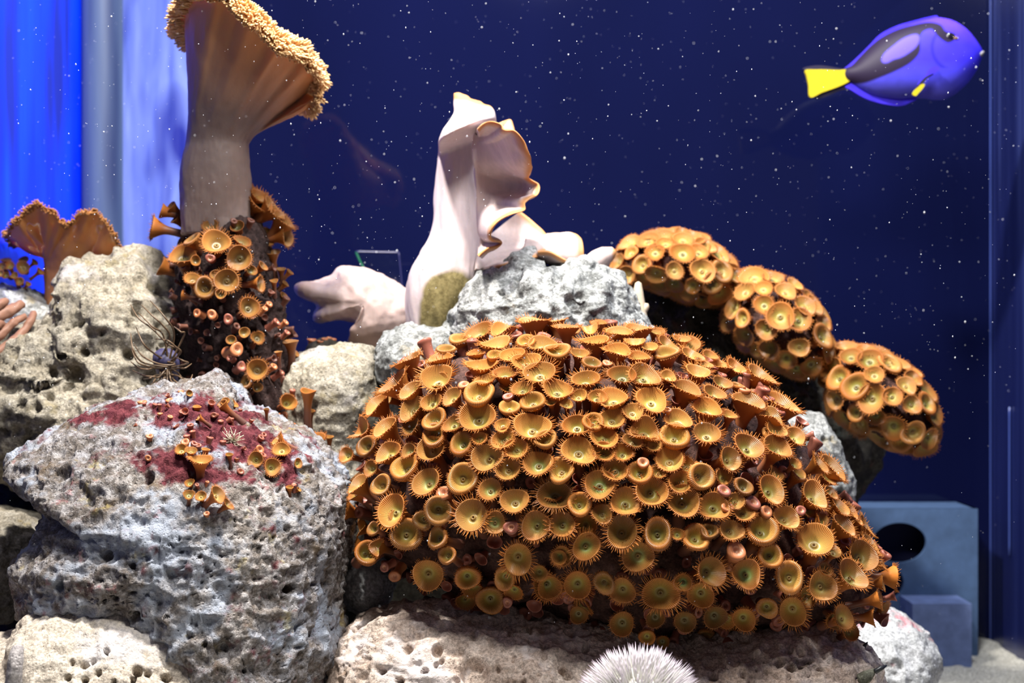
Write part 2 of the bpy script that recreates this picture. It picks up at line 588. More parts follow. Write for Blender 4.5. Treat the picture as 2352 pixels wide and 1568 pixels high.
M['dark_in'] = simple('box_inside', (0.010, 0.012, 0.05), 0.7, 0.2)
M['edge_glint'] = simple('glass_edge_glint', (0.05, 0.08, 0.30), 0.15, 0.8)

structure(link('wall_back', box('wall_back', (XL - 0.05, YB, -0.02), (XR + 0.05, YB + 0.012, ZT)), M['back']))
structure(link('wall_left', box('wall_left', (XL - 0.012, 0.85, -0.02), (XL, 1.55, ZT)), M['right']))
structure(link('wall_left_panel', box('wall_left_panel', (XL - 0.012, 1.55, -0.02), (XL, YB, ZT)), M['blue']))
structure(link('wall_right', box('wall_right', (XR, 0.85, -0.02), (XR + 0.012, YB, ZT)), M['right']))
gx, gy = np.meshgrid(np.linspace(XL, XR, 240), np.linspace(0.85, YB, 200))
fl = np.stack([gx.ravel(), gy.ravel(), np.zeros(gx.size)], 1)
fl[:, 2] = 0.042 * np.clip((fl[:, 1] - 1.45) / 0.35, 0, 1) + 0.006 * fbm(fl * 14, 3, 5) + 0.0035 * fbm(fl * 90, 3, 6)
structure(link('floor', np_mesh('floor', fl, grid_quads(200, 240, False)), M['sand']))
# corner post and the wrinkled pale panel left of the tall coral
structure(link('trim_1', pipe('trim_1', [W(236, 784, 1.925) * np.array([1, 1, 0]) + np.array([0, 0, z]) for z in (0.0, 0.3, 0.6, 0.94)], [0.026] * 4, 24), M['post']))
xs, zs = np.meshgrid(np.linspace(W(268, 0, 1.93)[0], W(560, 0, 1.93)[0], 90), np.linspace(0.0, 0.94, 90))
pv = np.stack([xs.ravel(), np.full(xs.size, 1.925), zs.ravel()], 1)
pv[:, 1] += 0.010 * fbm(pv * np.array([38, 1, 5]), 3, 8)
pb = pv.copy()
pb[:, 1] += 0.006
pm = np_mesh('wall_panel', np.vstack([pv, pb]), np.vstack([grid_quads(90, 90, False), grid_quads(90, 90, False)[:, ::-1] + len(pv)]))
structure(link('wall_panel', pm, M['panel']))
# glass edges in the right-hand corner, their highlights painted in as thin pale rods
for i, (px, r, z0, z1) in enumerate(((2277, 0.0009, 0.0, 0.94), (2236, 0.0010, 0.11, 0.20), (2326, 0.0010, 0.16, 0.34))):
    Yc = 1.944 if px < 2280 else 1.87
    x = min(W(px, 0, Yc)[0], XR - 0.002)
    structure(link('trim_%d' % (i + 2), pipe('trim', [(x, Yc, z0), (x, Yc, (z0 + z1) / 2), (x, Yc, z1)], [r] * 3, 8), M['edge_glint']))


# pale grey filter box with round ports in the far right corner
def holed_plate(name, x0, x1, z0, z1, y, thick, holes):
    import bmesh
    bm = bmesh.new()
    def loop(pts):
        vs = [bm.verts.new((a, y, b)) for a, b in pts]
        return [bm.edges.new((vs[i], vs[(i + 1) % len(vs)])) for i in range(len(vs))]
    e = loop([(x0, z0), (x1, z0), (x1, z1), (x0, z1)])
    for cx, cz, rx, rz in holes:
        e += loop([(cx + rx * math.cos(t), cz + rz * math.sin(t)) for t in np.linspace(0, 2 * math.pi, 40, endpoint=False)])
    bmesh.ops.triangle_fill(bm, edges=e, use_beauty=True)
    bad = [f for f in bm.faces for (cx, cz, rx, rz) in holes if ((f.calc_center_median().x - cx) / rx) ** 2 + ((f.calc_center_median().z - cz) / rz) ** 2 < 0.9]
    bmesh.ops.delete(bm, geom=list(set(bad)), context='FACES')
    ext = bmesh.ops.extrude_face_region(bm, geom=bm.faces[:])
    bmesh.ops.translate(bm, verts=[q for q in ext['geom'] if isinstance(q, bmesh.types.BMVert)], vec=(0, thick, 0))
    bmesh.ops.recalc_face_normals(bm, faces=bm.faces[:])
    me = bpy.data.meshes.new(name)
    bm.to_mesh(me)
    bm.free()
    return me


def wx(px, Y):
    return W(px, 0, Y)[0]


def wz(py, Y):
    return W(0, py, Y)[2]


Yf = 1.86
fb = thing('filter_box', (wx(2095, Yf), Yf, 0), 'blue-grey plastic filter box with dark round ports in the far corner', 'filter box')
link('front_plate', holed_plate('front_plate', wx(1930, Yf), wx(2246, Yf), 0.0, wz(1168, Yf), Yf, 0.006,
     [(wx(2066, Yf), wz(1246, Yf), 62 / F * Yf, 46 / F * Yf), (wx(2036, Yf), wz(1338, Yf), 40 / F * Yf, 40 / F * Yf)]), M['grey_box'], fb)
link('inner_shell', box('inner_shell', (wx(1930, Yf) + 0.002, Yf + 0.045, 0.0), (wx(2246, Yf) - 0.002, Yf + 0.08, wz(1172, Yf))), M['dark_in'], fb)
link('top_plate', box('top_plate', (wx(1930, Yf), Yf + 0.002, wz(1168, Yf) - 0.004), (wx(2246, Yf), Yf + 0.08, wz(1168, Yf))), M['grey_box'], fb)
link('side_plate', box('side_plate', (wx(2246, Yf) - 0.004, Yf + 0.002, 0.0), (wx(2246, Yf), Yf + 0.08, wz(1168, Yf))), M['grey_box'], fb)
link('drawer_block', box('drawer_block', (wx(2096, 1.80), 1.80, 0.0), (wx(2232, 1.80), Yf, wz(1386, 1.80))), M['grey_box2'], fb)

# clear acrylic tray edge behind the pale corals
M['acrylic'] = N('clear_acrylic')
_k = M['acrylic']
_tr = _k.n('BsdfTransparent', {'Color': (0.75, 0.85, 0.95, 1)})
_gl = _k.n('BsdfGlossy', {'Roughness': 0.1})
_mx = _k.n('MixShader', {0: 0.06, 1: _tr.outputs[0], 2: _gl.outputs[0]})
_k.t.links.new(_mx.outputs[0], _k.out.inputs[0])
M['acrylic'] = _k.m
M['green_edge'] = simple('green_acrylic_edge', (0.008, 0.10, 0.035), 0.3, 0.5)
M['lilac_edge'] = simple('lilac_acrylic_edge', (0.03, 0.03, 0.10), 0.3, 0.5)
Yt = 1.80
ty = thing('acrylic_tray', (wx(870, Yt), Yt, wz(700, Yt)), 'clear acrylic tray with a green edge behind the pale leather corals', 'tray')
link('edge', pipe('edge', [W(818, 578, Yt), W(866, 579, Yt), W(916, 580, Yt)], [0.0013] * 3, 8), M['lilac_edge'], ty)
link('edge', pipe('edge', [W(818, 580, Yt), W(830, 606, Yt - 0.04), W(846, 632, Yt - 0.08)], [0.0013] * 3, 8), M['green_edge'], ty)
link('edge', pipe('edge', [W(916, 580, Yt), W(922, 640, Yt), W(928, 720, Yt)], [0.0008] * 3, 8), M['lilac_edge'], ty)
link('pane', box('pane', (wx(819, Yt), Yt, wz(740, Yt)), (wx(922, Yt), Yt + 0.003, wz(580, Yt))), M['acrylic'], ty)

# ------------------------------------------------------------------ rocks
BV = {}


def bvh_of(me):
    n = len(me.polygons)
    v = get_co(me)
    return BVHTree.FromPolygons([tuple(a) for a in v.tolist()], [tuple(p.vertices) for p in me.polygons])


def rock(name, label, mat, outline, Y, tf, tb=None, key=None, lump_kw=None, patch=None, parent=None, **rk):
    me = lump(name, outline, Y, tf, tb, **(lump_kw or {}))
    roughen(me, **rk)
    if patch:
        attr(me, 'patch', patch(get_co(me)))
    o = link(name, me, M[mat], parent)
    if parent is None:
        tag(o, label, 'rock')
    if key:
        BV[key] = bvh_of(me)
    return o


def blob_patch(blobs, seed=1, noise=0.7, freq=70):
    def f(v):
        px, py = proj(v)
        r = np.zeros(len(v))
        for bx, by, rx, ry in blobs:
            d = np.hypot((px - bx) / rx, (py - by) / ry)
            r = np.maximum(r, 1.35 - d)
        r = r + noise * fbm(v * freq, 3, seed) + 0.35 * fbm(v * freq * 4, 2, seed + 7)
        return np.clip((r - 0.35) * 2.4, 0, 1)
    return f


FRONT = [(490, 868), (522, 888), (560, 935), (600, 950), (640, 985), (700, 1002), (745, 1050), (790, 1110), (800, 1160), (804, 1230), (790, 1290), (784, 1390), (788, 1450), (768, 1505),
         (750, 1568), (735, 1650), (640, 1700), (540, 1650), (475, 1568), (430, 1540), (395, 1500), (330, 1452), (250, 1432), (180, 1405), (112, 1385), (95, 1335), (76, 1285), (108, 1236),
         (138, 1185), (140, 1135), (70, 1090), (40, 1048), (130, 985), (180, 958), (310, 918), (440, 893)]
rock('boulder', 'large porous grey boulder with a maroon crust and small polyps in front', 'rock_front', FRONT, 1.35, 0.16, 0.06, key='front',
     lump_kw=dict(center=(470, 1240), n=2.4, N=350, tilt=0.30), big=0.006, bf=10, mid=0.0055, mf=55, fine=0.0026, ff=150, pit=0.0055, pf=108, prob=0.65, pit2=0.0036, pf2=250, seed=3, facet=0.005,
     holes=[(663, 1352, 13, 0.012), (716, 1341, 8, 0.008), (242, 1276, 16, 0.010), (565, 1540, 8, 0.008), (510, 1490, 22, 0.005), (140, 1345, 14, 0.009), (312, 1415, 15, 0.012), (345, 1100, 16, 0.008), (305, 1300, 10, 0.008), (470, 1480, 9, 0.008)],
     patch=blob_patch([(420, 945, 150, 45), (500, 985, 120, 60), (600, 1050, 120, 60), (420, 1065, 110, 48), (290, 945, 80, 30), (560, 1000, 80, 45), (500, 1090, 70, 30), (650, 1090, 60, 40), (200, 960, 60, 14)], 4, 0.9))
rock('left_boulder', 'pale tan boulder with deep pores behind the tube anemone', 'rock_tan',
     [(172, 650), (190, 616), (260, 607), (340, 610), (378, 640), (412, 690), (436, 760), (440, 860), (452, 910), (430, 1000), (400, 1080), (300, 1100), (160, 1090), (90, 1105), (40, 1065), (0, 1030), (-90, 1010), (-100, 830), (0, 826), (30, 802), (95, 772), (165, 748)],
     1.55, 0.12, 0.1, key='left', lump_kw=dict(center=(230, 860), n=2.5, N=228, tilt=0.25), big=0.012, mid=0.009, mf=34, fine=0.0026, pit=0.010, pf=52, prob=0.6, pit2=0.003, seed=8, facet=0.012,
     holes=[(195, 811, 12, 0.010), (122, 853, 13, 0.010), (172, 855, 24, 0.012), (312, 715, 15, 0.012), (292, 815, 18, 0.012), (240, 635, 10, 0.01), (90, 940, 12, 0.01), (50, 930, 12, 0.01), (115, 915, 14, 0.01), (235, 765, 10, 0.008)])
rock('slab_rock', 'grey slab rock with a bright white end under the small orange leather coral', 'rock_grey',
     [(-70, 655), (20, 652), (90, 668), (122, 690), (168, 738), (150, 768), (110, 800), (30, 830), (-70, 830)], 1.64, 0.05, 0.06, lump_kw=dict(N=114), big=0.008, mid=0.004, pit=0.004, seed=12)
rock('cave_rock', 'added dark rock standing in for the cave shade between the boulders', 'rock_dark',
     [(-330, 1000), (100, 940), (500, 940), (900, 900), (1000, 1000), (1000, 1720), (400, 1735), (-330, 1735)], 1.62, 0.05, 0.05, lump_kw=dict(n=3, N=114), seed=14)  # added to fill the gaps, its dark colour stands in for shade
rock('ledge_rock', 'grey-tan rock half in shade inside the cave at the frame edge', 'rock_tan',
     [(-110, 1190), (30, 1178), (100, 1196), (150, 1250), (140, 1330), (100, 1385), (40, 1410), (-110, 1420)], 1.44, 0.09, 0.08, lump_kw=dict(n=2.4, N=135), mid=0.006, pit=0.005, seed=17)
rock('cream_rock', 'cream rock with small round holes beneath the large porous boulder', 'rock_cream',
     [(-120, 1500), (0, 1468), (62, 1448), (92, 1402), (130, 1388), (220, 1372), (330, 1375), (480, 1420), (600, 1520), (640, 1700), (650, 1990), (-130, 1990)], 1.262, 0.11, 0.05,
     lump_kw=dict(center=(200, 1700), n=2.6, N=218), big=0.010, mid=0.004, fine=0.0022, pit=0.005, pf=75, prob=0.3, pit2=0.0024, pf2=180, seed=21,
     holes=[(195, 1527, 10, 0.012), (214, 1517, 8, 0.01), (246, 1499, 7, 0.01), (316, 1542, 14, 0.012), (339, 1546, 10, 0.01), (384, 1554, 13, 0.012), (156, 1556, 9, 0.01), (195, 1563, 10, 0.01), (228, 1548, 8, 0.009), (306, 1563, 9, 0.01), (262, 1568, 8, 0.01), (165, 1521, 7, 0.008)])
rock('mid_rock', 'pale olive-stained rock between the polyp column and the polyp mound', 'rock_tan',
     [(640, 880), (668, 830), (700, 806), (770, 793), (840, 806), (870, 842), (866, 900), (857, 960), (850, 1040), (850, 1200), (760, 1300), (620, 1250), (620, 1000)], 1.50, 0.075, 0.08, key='mid',
     lump_kw=dict(n=2.4, N=156), mid=0.005, pit=0.006, pf=40, seed=25)
rock('mossy_rock', 'small green-grey rock wedged under the tall pale leather coral', 'rock_grey',
     [(862, 840), (880, 792), (925, 762), (985, 765), (1045, 775), (1070, 850), (1000, 930), (900, 960), (866, 900)], 1.49, 0.06, 0.06, lump_kw=dict(N=114), mid=0.005, pit=0.004, seed=28)
rock('crown_rock', 'craggy grey rock on top of the polyp mound beside the pale leather coral', 'rock_grey',
     [(1030, 790), (1056, 705), (1082, 650), (1112, 630), (1150, 616), (1195, 590), (1245, 594), (1290, 615), (1330, 602), (1372, 630), (1420, 650), (1450, 690), (1466, 735), (1490, 800), (1400, 870), (1150, 870), (1040, 840)],
     1.50, 0.095, 0.07, key='crown', lump_kw=dict(center=(1260, 740), n=2.3, N=218), big=0.008, bf=18, mid=0.0055, mf=30, fine=0.0022, pit=0.008, pf=38, prob=0.25, pit2=0.0018, seed=33, facet=0.006,
     holes=[(1152, 673, 8, 0.008), (1262, 600, 12, 0.01)])
rock('base_rock', 'wide pinkish-white rock with bored holes under the polyp mound', 'rock_pink',
     [(752, 1520), (778, 1470), (815, 1435), (880, 1405), (1000, 1390), (1200, 1395), (1500, 1440), (1700, 1448), (1850, 1442), (1935, 1462), (1990, 1500), (2012, 1545), (2030, 1640), (2010, 2020), (760, 2020), (745, 1700)],
     1.315, 0.128, 0.12, key='base', lump_kw=dict(center=(1380, 1750), n=2.3, N=400), big=0.014, bf=8, mid=0.0055, mf=48, fine=0.0026, pit=0.0065, pf=70, prob=0.42, pit2=0.003, pf2=170, seed=37, facet=0.004,
     holes=[(936, 1490, 14, 0.009), (1005, 1498, 16, 0.010), (1003, 1530, 8, 0.010), (1016, 1524, 8, 0.01), (977, 1543, 9, 0.012), (879, 1541, 12, 0.012), (1090, 1548, 42, 0.012), (823, 1488, 8, 0.009), (1050, 1563, 9, 0.01), (920, 1565, 10, 0.012), (1061, 1501, 9, 0.008),
            (1815, 1538, 12, 0.012), (1838, 1533, 8, 0.01), (1883, 1541, 9, 0.012), (1706, 1549, 9, 0.01), (1858, 1521, 7, 0.009), (1790, 1530, 12, 0.007), (1295, 1540, 15, 0.012), (1305, 1552, 14, 0.012), (1175, 1465, 8, 0.008), (1215, 1451, 8, 0.008), (1345, 1490, 10, 0.009), (1640, 1560, 12, 0.008)])
rock('chalk_rock', 'small bright white rock in the gap beside the lower polyps of the mound', 'rock_white',
     [(796, 1300), (830, 1278), (880, 1290), (905, 1320), (895, 1365), (870, 1400), (820, 1400), (790, 1360)], 1.385, 0.03, 0.03, lump_kw=dict(N=83), big=0.005, mid=0.003, pit=0.003, seed=41)
rock('white_rock', 'white rock with pink stains on the sand beside the mound', 'rock_white',
     [(1905, 1500), (1935, 1450), (1965, 1418), (2005, 1400), (2060, 1410), (2105, 1450), (2140, 1502), (2136, 1545), (2112, 1580), (2125, 1660), (2090, 1745), (1900, 1745), (1880, 1600)], 1.55, 0.085, 0.08,
     lump_kw=dict(center=(2010, 1560), N=145), mid=0.006, pit=0.006, pf=34, prob=0.35, seed=45)
rock('back_rock', 'dark algae-grown rock carrying the three small polyp domes', 'rock_dark',
     [(1400, 700), (1470, 640), (1570, 610), (1660, 660), (1720, 730), (1800, 750), (1880, 830), (1950, 890), (2010, 950), (2014, 1050), (1992, 1086), (1952, 1150), (1940, 1190), (1900, 1300), (1850, 1500), (1850, 1665), (1450, 1665), (1400, 1300), (1380, 900)],
     1.70, 0.075, 0.06, key='backrock', lump_kw=dict(center=(1660, 1000), N=187), big=0.012, mid=0.008, pit=0.006, seed=49)
rock('side_rock', 'grey-purple rock tip showing past the edge of the polyp mound', 'rock_grey',
     [(1790, 980), (1850, 950), (1885, 962), (1918, 1005), (1930, 1055), (1948, 1100), (1950, 1150), (1900, 1200), (1800, 1180), (1760, 1080)], 1.54, 0.03, 0.03, lump_kw=dict(N=93), big=0.006, mid=0.005, pit=0.004, seed=52)


# ------------------------------------------------------------------ zoanthid polyps
def polyp_mats(tone, green, dark=1.0):
    """column, disc and tentacle materials; the disc runs from a greenish middle to an orange rim with fine radial ridges"""
    k = N('oral_disc_' + tone)
    c = k.co()
    sep = k.n('SeparateXYZ', {0: c})
    r = k.math('SQRT', k.math('ADD', k.math('MULTIPLY', sep.outputs[0], sep.outputs[0]), k.math('MULTIPLY', sep.outputs[1], sep.outputs[1])))
    ang = k.math('ARCTAN2', sep.outputs[1], sep.outputs[0])
    st = k.math('ADD', k.math('MULTIPLY', k.math('SINE', k.math('MULTIPLY', ang, 60.0)), 0.5), 0.5)
    rnd = k.n('ObjectInfo').outputs['Random']
    rn2 = k.math('FRACT', k.math('MULTIPLY', rnd, 37.7))
    colr = k.ramp(r, [(0.0, (0.14 * dark, 0.075 * dark, 0.045 * dark)), (0.12, (0.17 * dark, 0.15 * dark, 0.045 * dark)), (0.34, green), (0.60, (0.46 * dark, 0.235 * dark, 0.058 * dark)), (0.84, (0.42 * dark, 0.155 * dark, 0.032 * dark)), (1.0, (0.46 * dark, 0.145 * dark, 0.026 * dark))])
    colr = k.mix(k.math('MULTIPLY', rn2, 0.45), colr, (0.50 * dark, 0.275 * dark, 0.085 * dark))
    stm = k.math('MULTIPLY', k.ramp(r, [(0.22, 0.0), (0.50, 1.0)]), 0.65)
    colr = k.mix(stm, colr, k.mix(st, (0.42, 0.36, 0.28), (1.35, 1.32, 1.25)), 'MULTIPLY')
    val = k.math('ADD', 0.80, k.math('MULTIPLY', rnd, 0.5))
    colr = k.mix(1.0, colr, k.n('CombineXYZ', {0: val, 1: val, 2: val}).outputs[0], 'MULTIPLY')
    hh = k.math('MULTIPLY', st, k.ramp(r, [(0.3, 0.0), (0.6, 1.0)]))
    disc = k.bsdf(colr, 0.38, k.bump(hh, 0.5, 0.0009), 0.45, 0.12, (1.0, 0.45, 0.12), 0.003, 0.12)
    k = N('polyp_column_' + tone)
    c = k.co()
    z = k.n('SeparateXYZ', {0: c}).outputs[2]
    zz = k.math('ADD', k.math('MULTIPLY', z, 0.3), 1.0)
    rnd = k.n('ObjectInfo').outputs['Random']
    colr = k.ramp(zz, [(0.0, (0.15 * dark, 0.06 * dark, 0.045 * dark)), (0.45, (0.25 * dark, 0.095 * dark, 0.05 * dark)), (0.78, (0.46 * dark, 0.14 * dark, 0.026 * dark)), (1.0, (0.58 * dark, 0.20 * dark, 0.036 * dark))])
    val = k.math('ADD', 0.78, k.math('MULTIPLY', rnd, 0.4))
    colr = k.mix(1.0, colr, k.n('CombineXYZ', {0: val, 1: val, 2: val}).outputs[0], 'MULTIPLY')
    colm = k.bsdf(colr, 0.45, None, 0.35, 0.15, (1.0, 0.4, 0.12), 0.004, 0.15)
    ten = simple('tentacle_' + tone, (0.54 * dark, 0.19 * dark, 0.036 * dark), 0.45, 0.35, 0.0, 0.25, 0.12)
    return colm, disc, ten


PM = {'gold': polyp_mats('gold', (0.36, 0.31, 0.065)), 'brown': polyp_mats('brown', (0.17, 0.15, 0.05), 0.62), 'green': polyp_mats('green', (0.25, 0.36, 0.10), 0.95), 'amber': polyp_mats('amber', (0.10, 0.065, 0.025), 0.74)}
M['bud'] = simple('closed_bud', (0.26, 0.085, 0.055), 0.4, 0.4, 0.15, 0.0, 0.15)
M['bud_orange'] = simple('closed_bud_orange', (0.42, 0.15, 0.06), 0.4, 0.4, 0.15, 0.0, 0.15)
M['bud_dark'] = simple('closed_bud_dark', (0.15, 0.058, 0.038), 0.45, 0.35, 0.1, 0.0, 0.2)
M['bud_in'] = simple('bud_mouth', (0.55, 0.27, 0.16), 0.35, 0.5)


def revolve(name, prof, seg, warp, closed_bottom=False):
    th = np.linspace(0, 2 * math.pi, seg, endpoint=False)
    V = []
    for r, z in prof:
        x, y = r * np.cos(th), r * np.sin(th)
        V.append(warp(np.stack([x, y, np.full(seg, z)], 1), th, r))
    V = np.concatenate(V)
    return np_mesh(name, V, grid_quads(len(prof), seg, True))


def smooth_prof(p, n):
    return catmull(np.array(p, float), n, closed=False)


def polyp_set(kind, seed, tone, seg=40):
    """unit polyp: rim radius 1 at z = 0, axis +z, column running down; returns column, disc and fringe meshes"""
    rg = np.random.RandomState(seed)
    cm, dm, tm = PM[tone]
    a2, a3 = rg.uniform(0.02, 0.13), rg.uniform(0.0, 0.06)
    p2, p3, ps = rg.uniform(0, 6.28, 3)
    sad = rg.uniform(0.03, 0.13) if kind != 'f' else rg.uniform(0.30, 0.42)
    lean = rg.uniform(-0.5, 0.5, 2)

    def warp(v, th, r):
        g = 1 + (a2 * np.cos(2 * th + p2) + a3 * np.cos(3 * th + p3)) * min(1, r)
        v[:, 0] *= g
        v[:, 1] *= g
        v[:, 2] += sad * r * r * np.cos(2 * th + ps) * (1 if r > 0.3 else 0.5)
        k = np.clip(-v[:, 2] - 0.5, 0, 4) ** 1.5 * 0.12
        v[:, 0] += lean[0] * k
        v[:, 1] += lean[1] * k
        return v
    if kind in ('o', 'l', 's', 'f'):
        cup = rg.uniform(0.42, 0.64)
        colp = smooth_prof([(0.44, -3.3), (0.36, -2.4), (0.36, -1.6), (0.44, -1.05), (0.68, -0.55), (0.90, -0.2), (1.0, 0.0)], 20)
        disp = smooth_prof([(1.0, 0.0), (0.98, 0.035), (0.93, 0.03), (0.75, -cup * 0.32), (0.52, -cup * 0.72), (0.32, -cup), (0.19, -cup), (0.13, -cup + 0.07), (0.08, -cup + 0.07), (0.03, -cup - 0.02), (0.004, -cup - 0.04)], 26)
    elif kind == 'c':
        colp = smooth_prof([(0.48, -3.3), (0.40, -2.4), (0.42, -1.6), (0.50, -1.1), (0.66, -0.7), (0.86, -0.42), (0.97, -0.22)], 18)
        disp = smooth_prof([(0.97, -0.22), (1.04, -0.08), (1.0, 0.08), (0.86, 0.14), (0.70, 0.06), (0.55, -0.16), (0.40, -0.36), (0.24, -0.46), (0.16, -0.45), (0.12, -0.38), (0.07, -0.38), (0.03, -0.46), (0.004, -0.47)], 28)
    elif kind == 't':
        colp = smooth_prof([(0.62, -4.2), (0.50, -3.0), (0.46, -2.0), (0.52, -1.2), (0.70, -0.55), (0.92, -0.15), (1.0, 0.0)], 22)
        disp = smooth_prof([(1.0, 0.0), (0.95, 0.04), (0.86, 0.0), (0.70, -0.2), (0.5, -0.45), (0.3, -0.6), (0.12, -0.66), (0.004, -0.68)], 18)
    else:                                                        # 'b': a closed bud
        colp = smooth_prof([(0.85, -2.8), (0.72, -2.0), (0.72, -1.2), (0.84, -0.5), (0.98, -0.1), (0.92, 0.16), (0.66, 0.24), (0.42, 0.16)], 22)
        disp = smooth_prof([(0.42, 0.16), (0.30, 0.04), (0.22, -0.14), (0.10, -0.22), (0.004, -0.24)], 8)
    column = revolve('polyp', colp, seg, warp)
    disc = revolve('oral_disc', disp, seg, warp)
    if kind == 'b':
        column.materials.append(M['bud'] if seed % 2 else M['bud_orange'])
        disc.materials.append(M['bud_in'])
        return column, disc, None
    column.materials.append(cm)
    disc.materials.append(dm)
    if kind == 't' or (kind == 'c' and seed % 3 == 0):
        return column, disc, None
    # tentacles: two staggered rings of thin tapering curved threads
    nt = 64
    V, Q, T = [], [], []
    L0 = {'o': 0.30, 'l': 0.46, 's': 0.20, 'f': 0.26, 'c': 0.16}[kind]
    for i in range(nt):
        if kind in ('s', 'c') and rg.rand() < 0.25:
            continue
        t = 2 * math.pi * (i + rg.uniform(-0.3, 0.3)) / nt
        rr = 0.985 if kind != 'c' else 1.02
        root = warp(np.array([[rr * math.cos(t), rr * math.sin(t), 0.0 if kind != 'c' else -0.08]]), np.array([t]), rr)[0]
        el = (rg.uniform(0.25, 0.75) if i % 2 else rg.uniform(-0.3, 0.15)) if kind != 'c' else rg.uniform(-0.7, -0.2)
        L = L0 * rg.uniform(0.65, 1.25)
        rad = np.array([math.cos(t), math.sin(t), 0])
        tang = np.array([-math.sin(t), math.cos(t), 0])
        d = rad * math.cos(el) + np.array([0, 0, math.sin(el)]) + tang * rg.uniform(-0.28, 0.28)
        bend = np.array([0, 0, rg.uniform(-0.1, 0.45)]) + tang * rg.uniform(-0.3, 0.3)
        up = np.cross(d, tang)
        b0 = len(V)
        w = 0.030
        for j, (f, ww) in enumerate(((-0.12, 1.25), (0.4, 0.9), (0.78, 0.62))):
            c = root + d * L * f + bend * L * f * abs(f)
            for e in range(3):
                an = e * 2.0944
                V.append(c + (tang * math.cos(an) + up * math.sin(an)) * w * ww)
        V.append(root + d * L + bend * L)
        for j in range(2):
            for e in range(3):
                e2 = (e + 1) % 3
                Q.append((b0 + j * 3 + e, b0 + j * 3 + e2, b0 + j * 3 + 3 + e2, b0 + j * 3 + 3 + e))
        for e in range(3):
            T.append((b0 + 6 + e, b0 + 6 + (e + 1) % 3, b0 + 9))
    fr = np_mesh('tentacle_fringe', V, Q, T)
    fr.materials.append(tm)
    return column, disc, fr


PS = {}
for _tone in ('gold', 'brown', 'green', 'amber'):
    for _kd, _n in (('o', 7), ('l', 4), ('s', 5), ('c', 6), ('f', 3), ('t', 3), ('b', 4)):
        for _i in range(_n if _tone == 'gold' else max(2, _n // 2)):
            PS.setdefault((_kd, _tone), []).append(polyp_set(_kd, 101 * (_i + 1) + ord(_kd), _tone))

PSY = [polyp_set('b', 101 * (_i + 1) + 98, 'gold', 14) for _i in range(4)] + [polyp_set('t', 101 * (_i + 1) + 116, 'brown', 14) for _i in range(3)]
RNG = random.Random(5)


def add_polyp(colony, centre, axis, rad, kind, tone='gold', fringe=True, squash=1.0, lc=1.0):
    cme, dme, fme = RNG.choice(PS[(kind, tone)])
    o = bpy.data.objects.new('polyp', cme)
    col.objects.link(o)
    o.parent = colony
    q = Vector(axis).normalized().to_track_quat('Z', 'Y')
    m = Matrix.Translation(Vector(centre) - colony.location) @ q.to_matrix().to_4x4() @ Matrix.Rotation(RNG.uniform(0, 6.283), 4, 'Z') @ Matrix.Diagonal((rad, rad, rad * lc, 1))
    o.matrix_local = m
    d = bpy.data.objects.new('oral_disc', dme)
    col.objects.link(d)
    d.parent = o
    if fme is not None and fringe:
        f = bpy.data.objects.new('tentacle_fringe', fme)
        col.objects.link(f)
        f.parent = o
    return o


CAMP = Vector((0, 0, ZC))


def ray(bv, px, py):
    d = Vector(W(px, py, 1.0)) - CAMP
    d.normalize()
    h, n, i, t = bv.ray_cast(CAMP, d, 4.0)
    return d, h, n


def parse(s):
    r = []
    for e in s.split(';'):
        e = e.strip()
        if e:
            a = e.split(',')
            r.append((float(a[0]), float(a[1]), float(a[2]), a[3].strip(), a[4].strip() if len(a) > 4 else ''))
    return r


DIRS = {'u': (0, -0.35, 1), 'l': (-0.75, -0.35, 0.6), 'L': (-1, -0.1, 0.25), 'r': (0.75, -0.35, 0.6), 'R': (1, -0.2, 0.15), 'f': (0, -1, 0.15), 'F': (0, -1, -0.05), 'd': (0.1, -0.8, -0.35), 'a': (-0.45, -0.8, 0.3), 'b': (0.45, -0.8, 0.3), 'm': (0, -0.75, 0.65)}


def place(colony, bv, items, origin, scale, tone='gold', lift=0.0, wn=0.9, wv=0.12, wu=0.36, fringe=True, fallY=1.345, cen=None, lc=1.0):
    for x, y, d, kd, dr in items:
        px, py = origin[0] + x / scale, origin[1] + y / scale
        rp = d / scale / 2
        dirv, h, n = ray(bv, px, py)
        if h is None:
            h = Vector(W(px, py, fallY))
            n = (h - cen).normalized() if cen is not None else Vector((0, -0.3, 1)).normalized()
        elif n.dot(dirv) > 0:
            n = -n
        rad = rp / F * h.y
        c = h - dirv * (lift * rad)
        tn = tone
        if dr.endswith('k'):
            tn, dr = 'brown', dr[:-1]
        elif dr.endswith('g'):
            tn, dr = 'green', dr[:-1]
        if dr in DIRS:
            ax = Vector(DIRS[dr]).normalized()
        else:
            ax = n * wn - dirv * (wv + 0.5 * max(0.0, 0.25 - n.z)) + Vector((0, 0, 1)) * wu
        ax = ax.normalized() + Vector((RNG.uniform(-1, 1), RNG.uniform(-1, 1), RNG.uniform(-1, 1))) * 0.13
        add_polyp(colony, c, ax, rad, kd, tn, fringe, lc=lc)


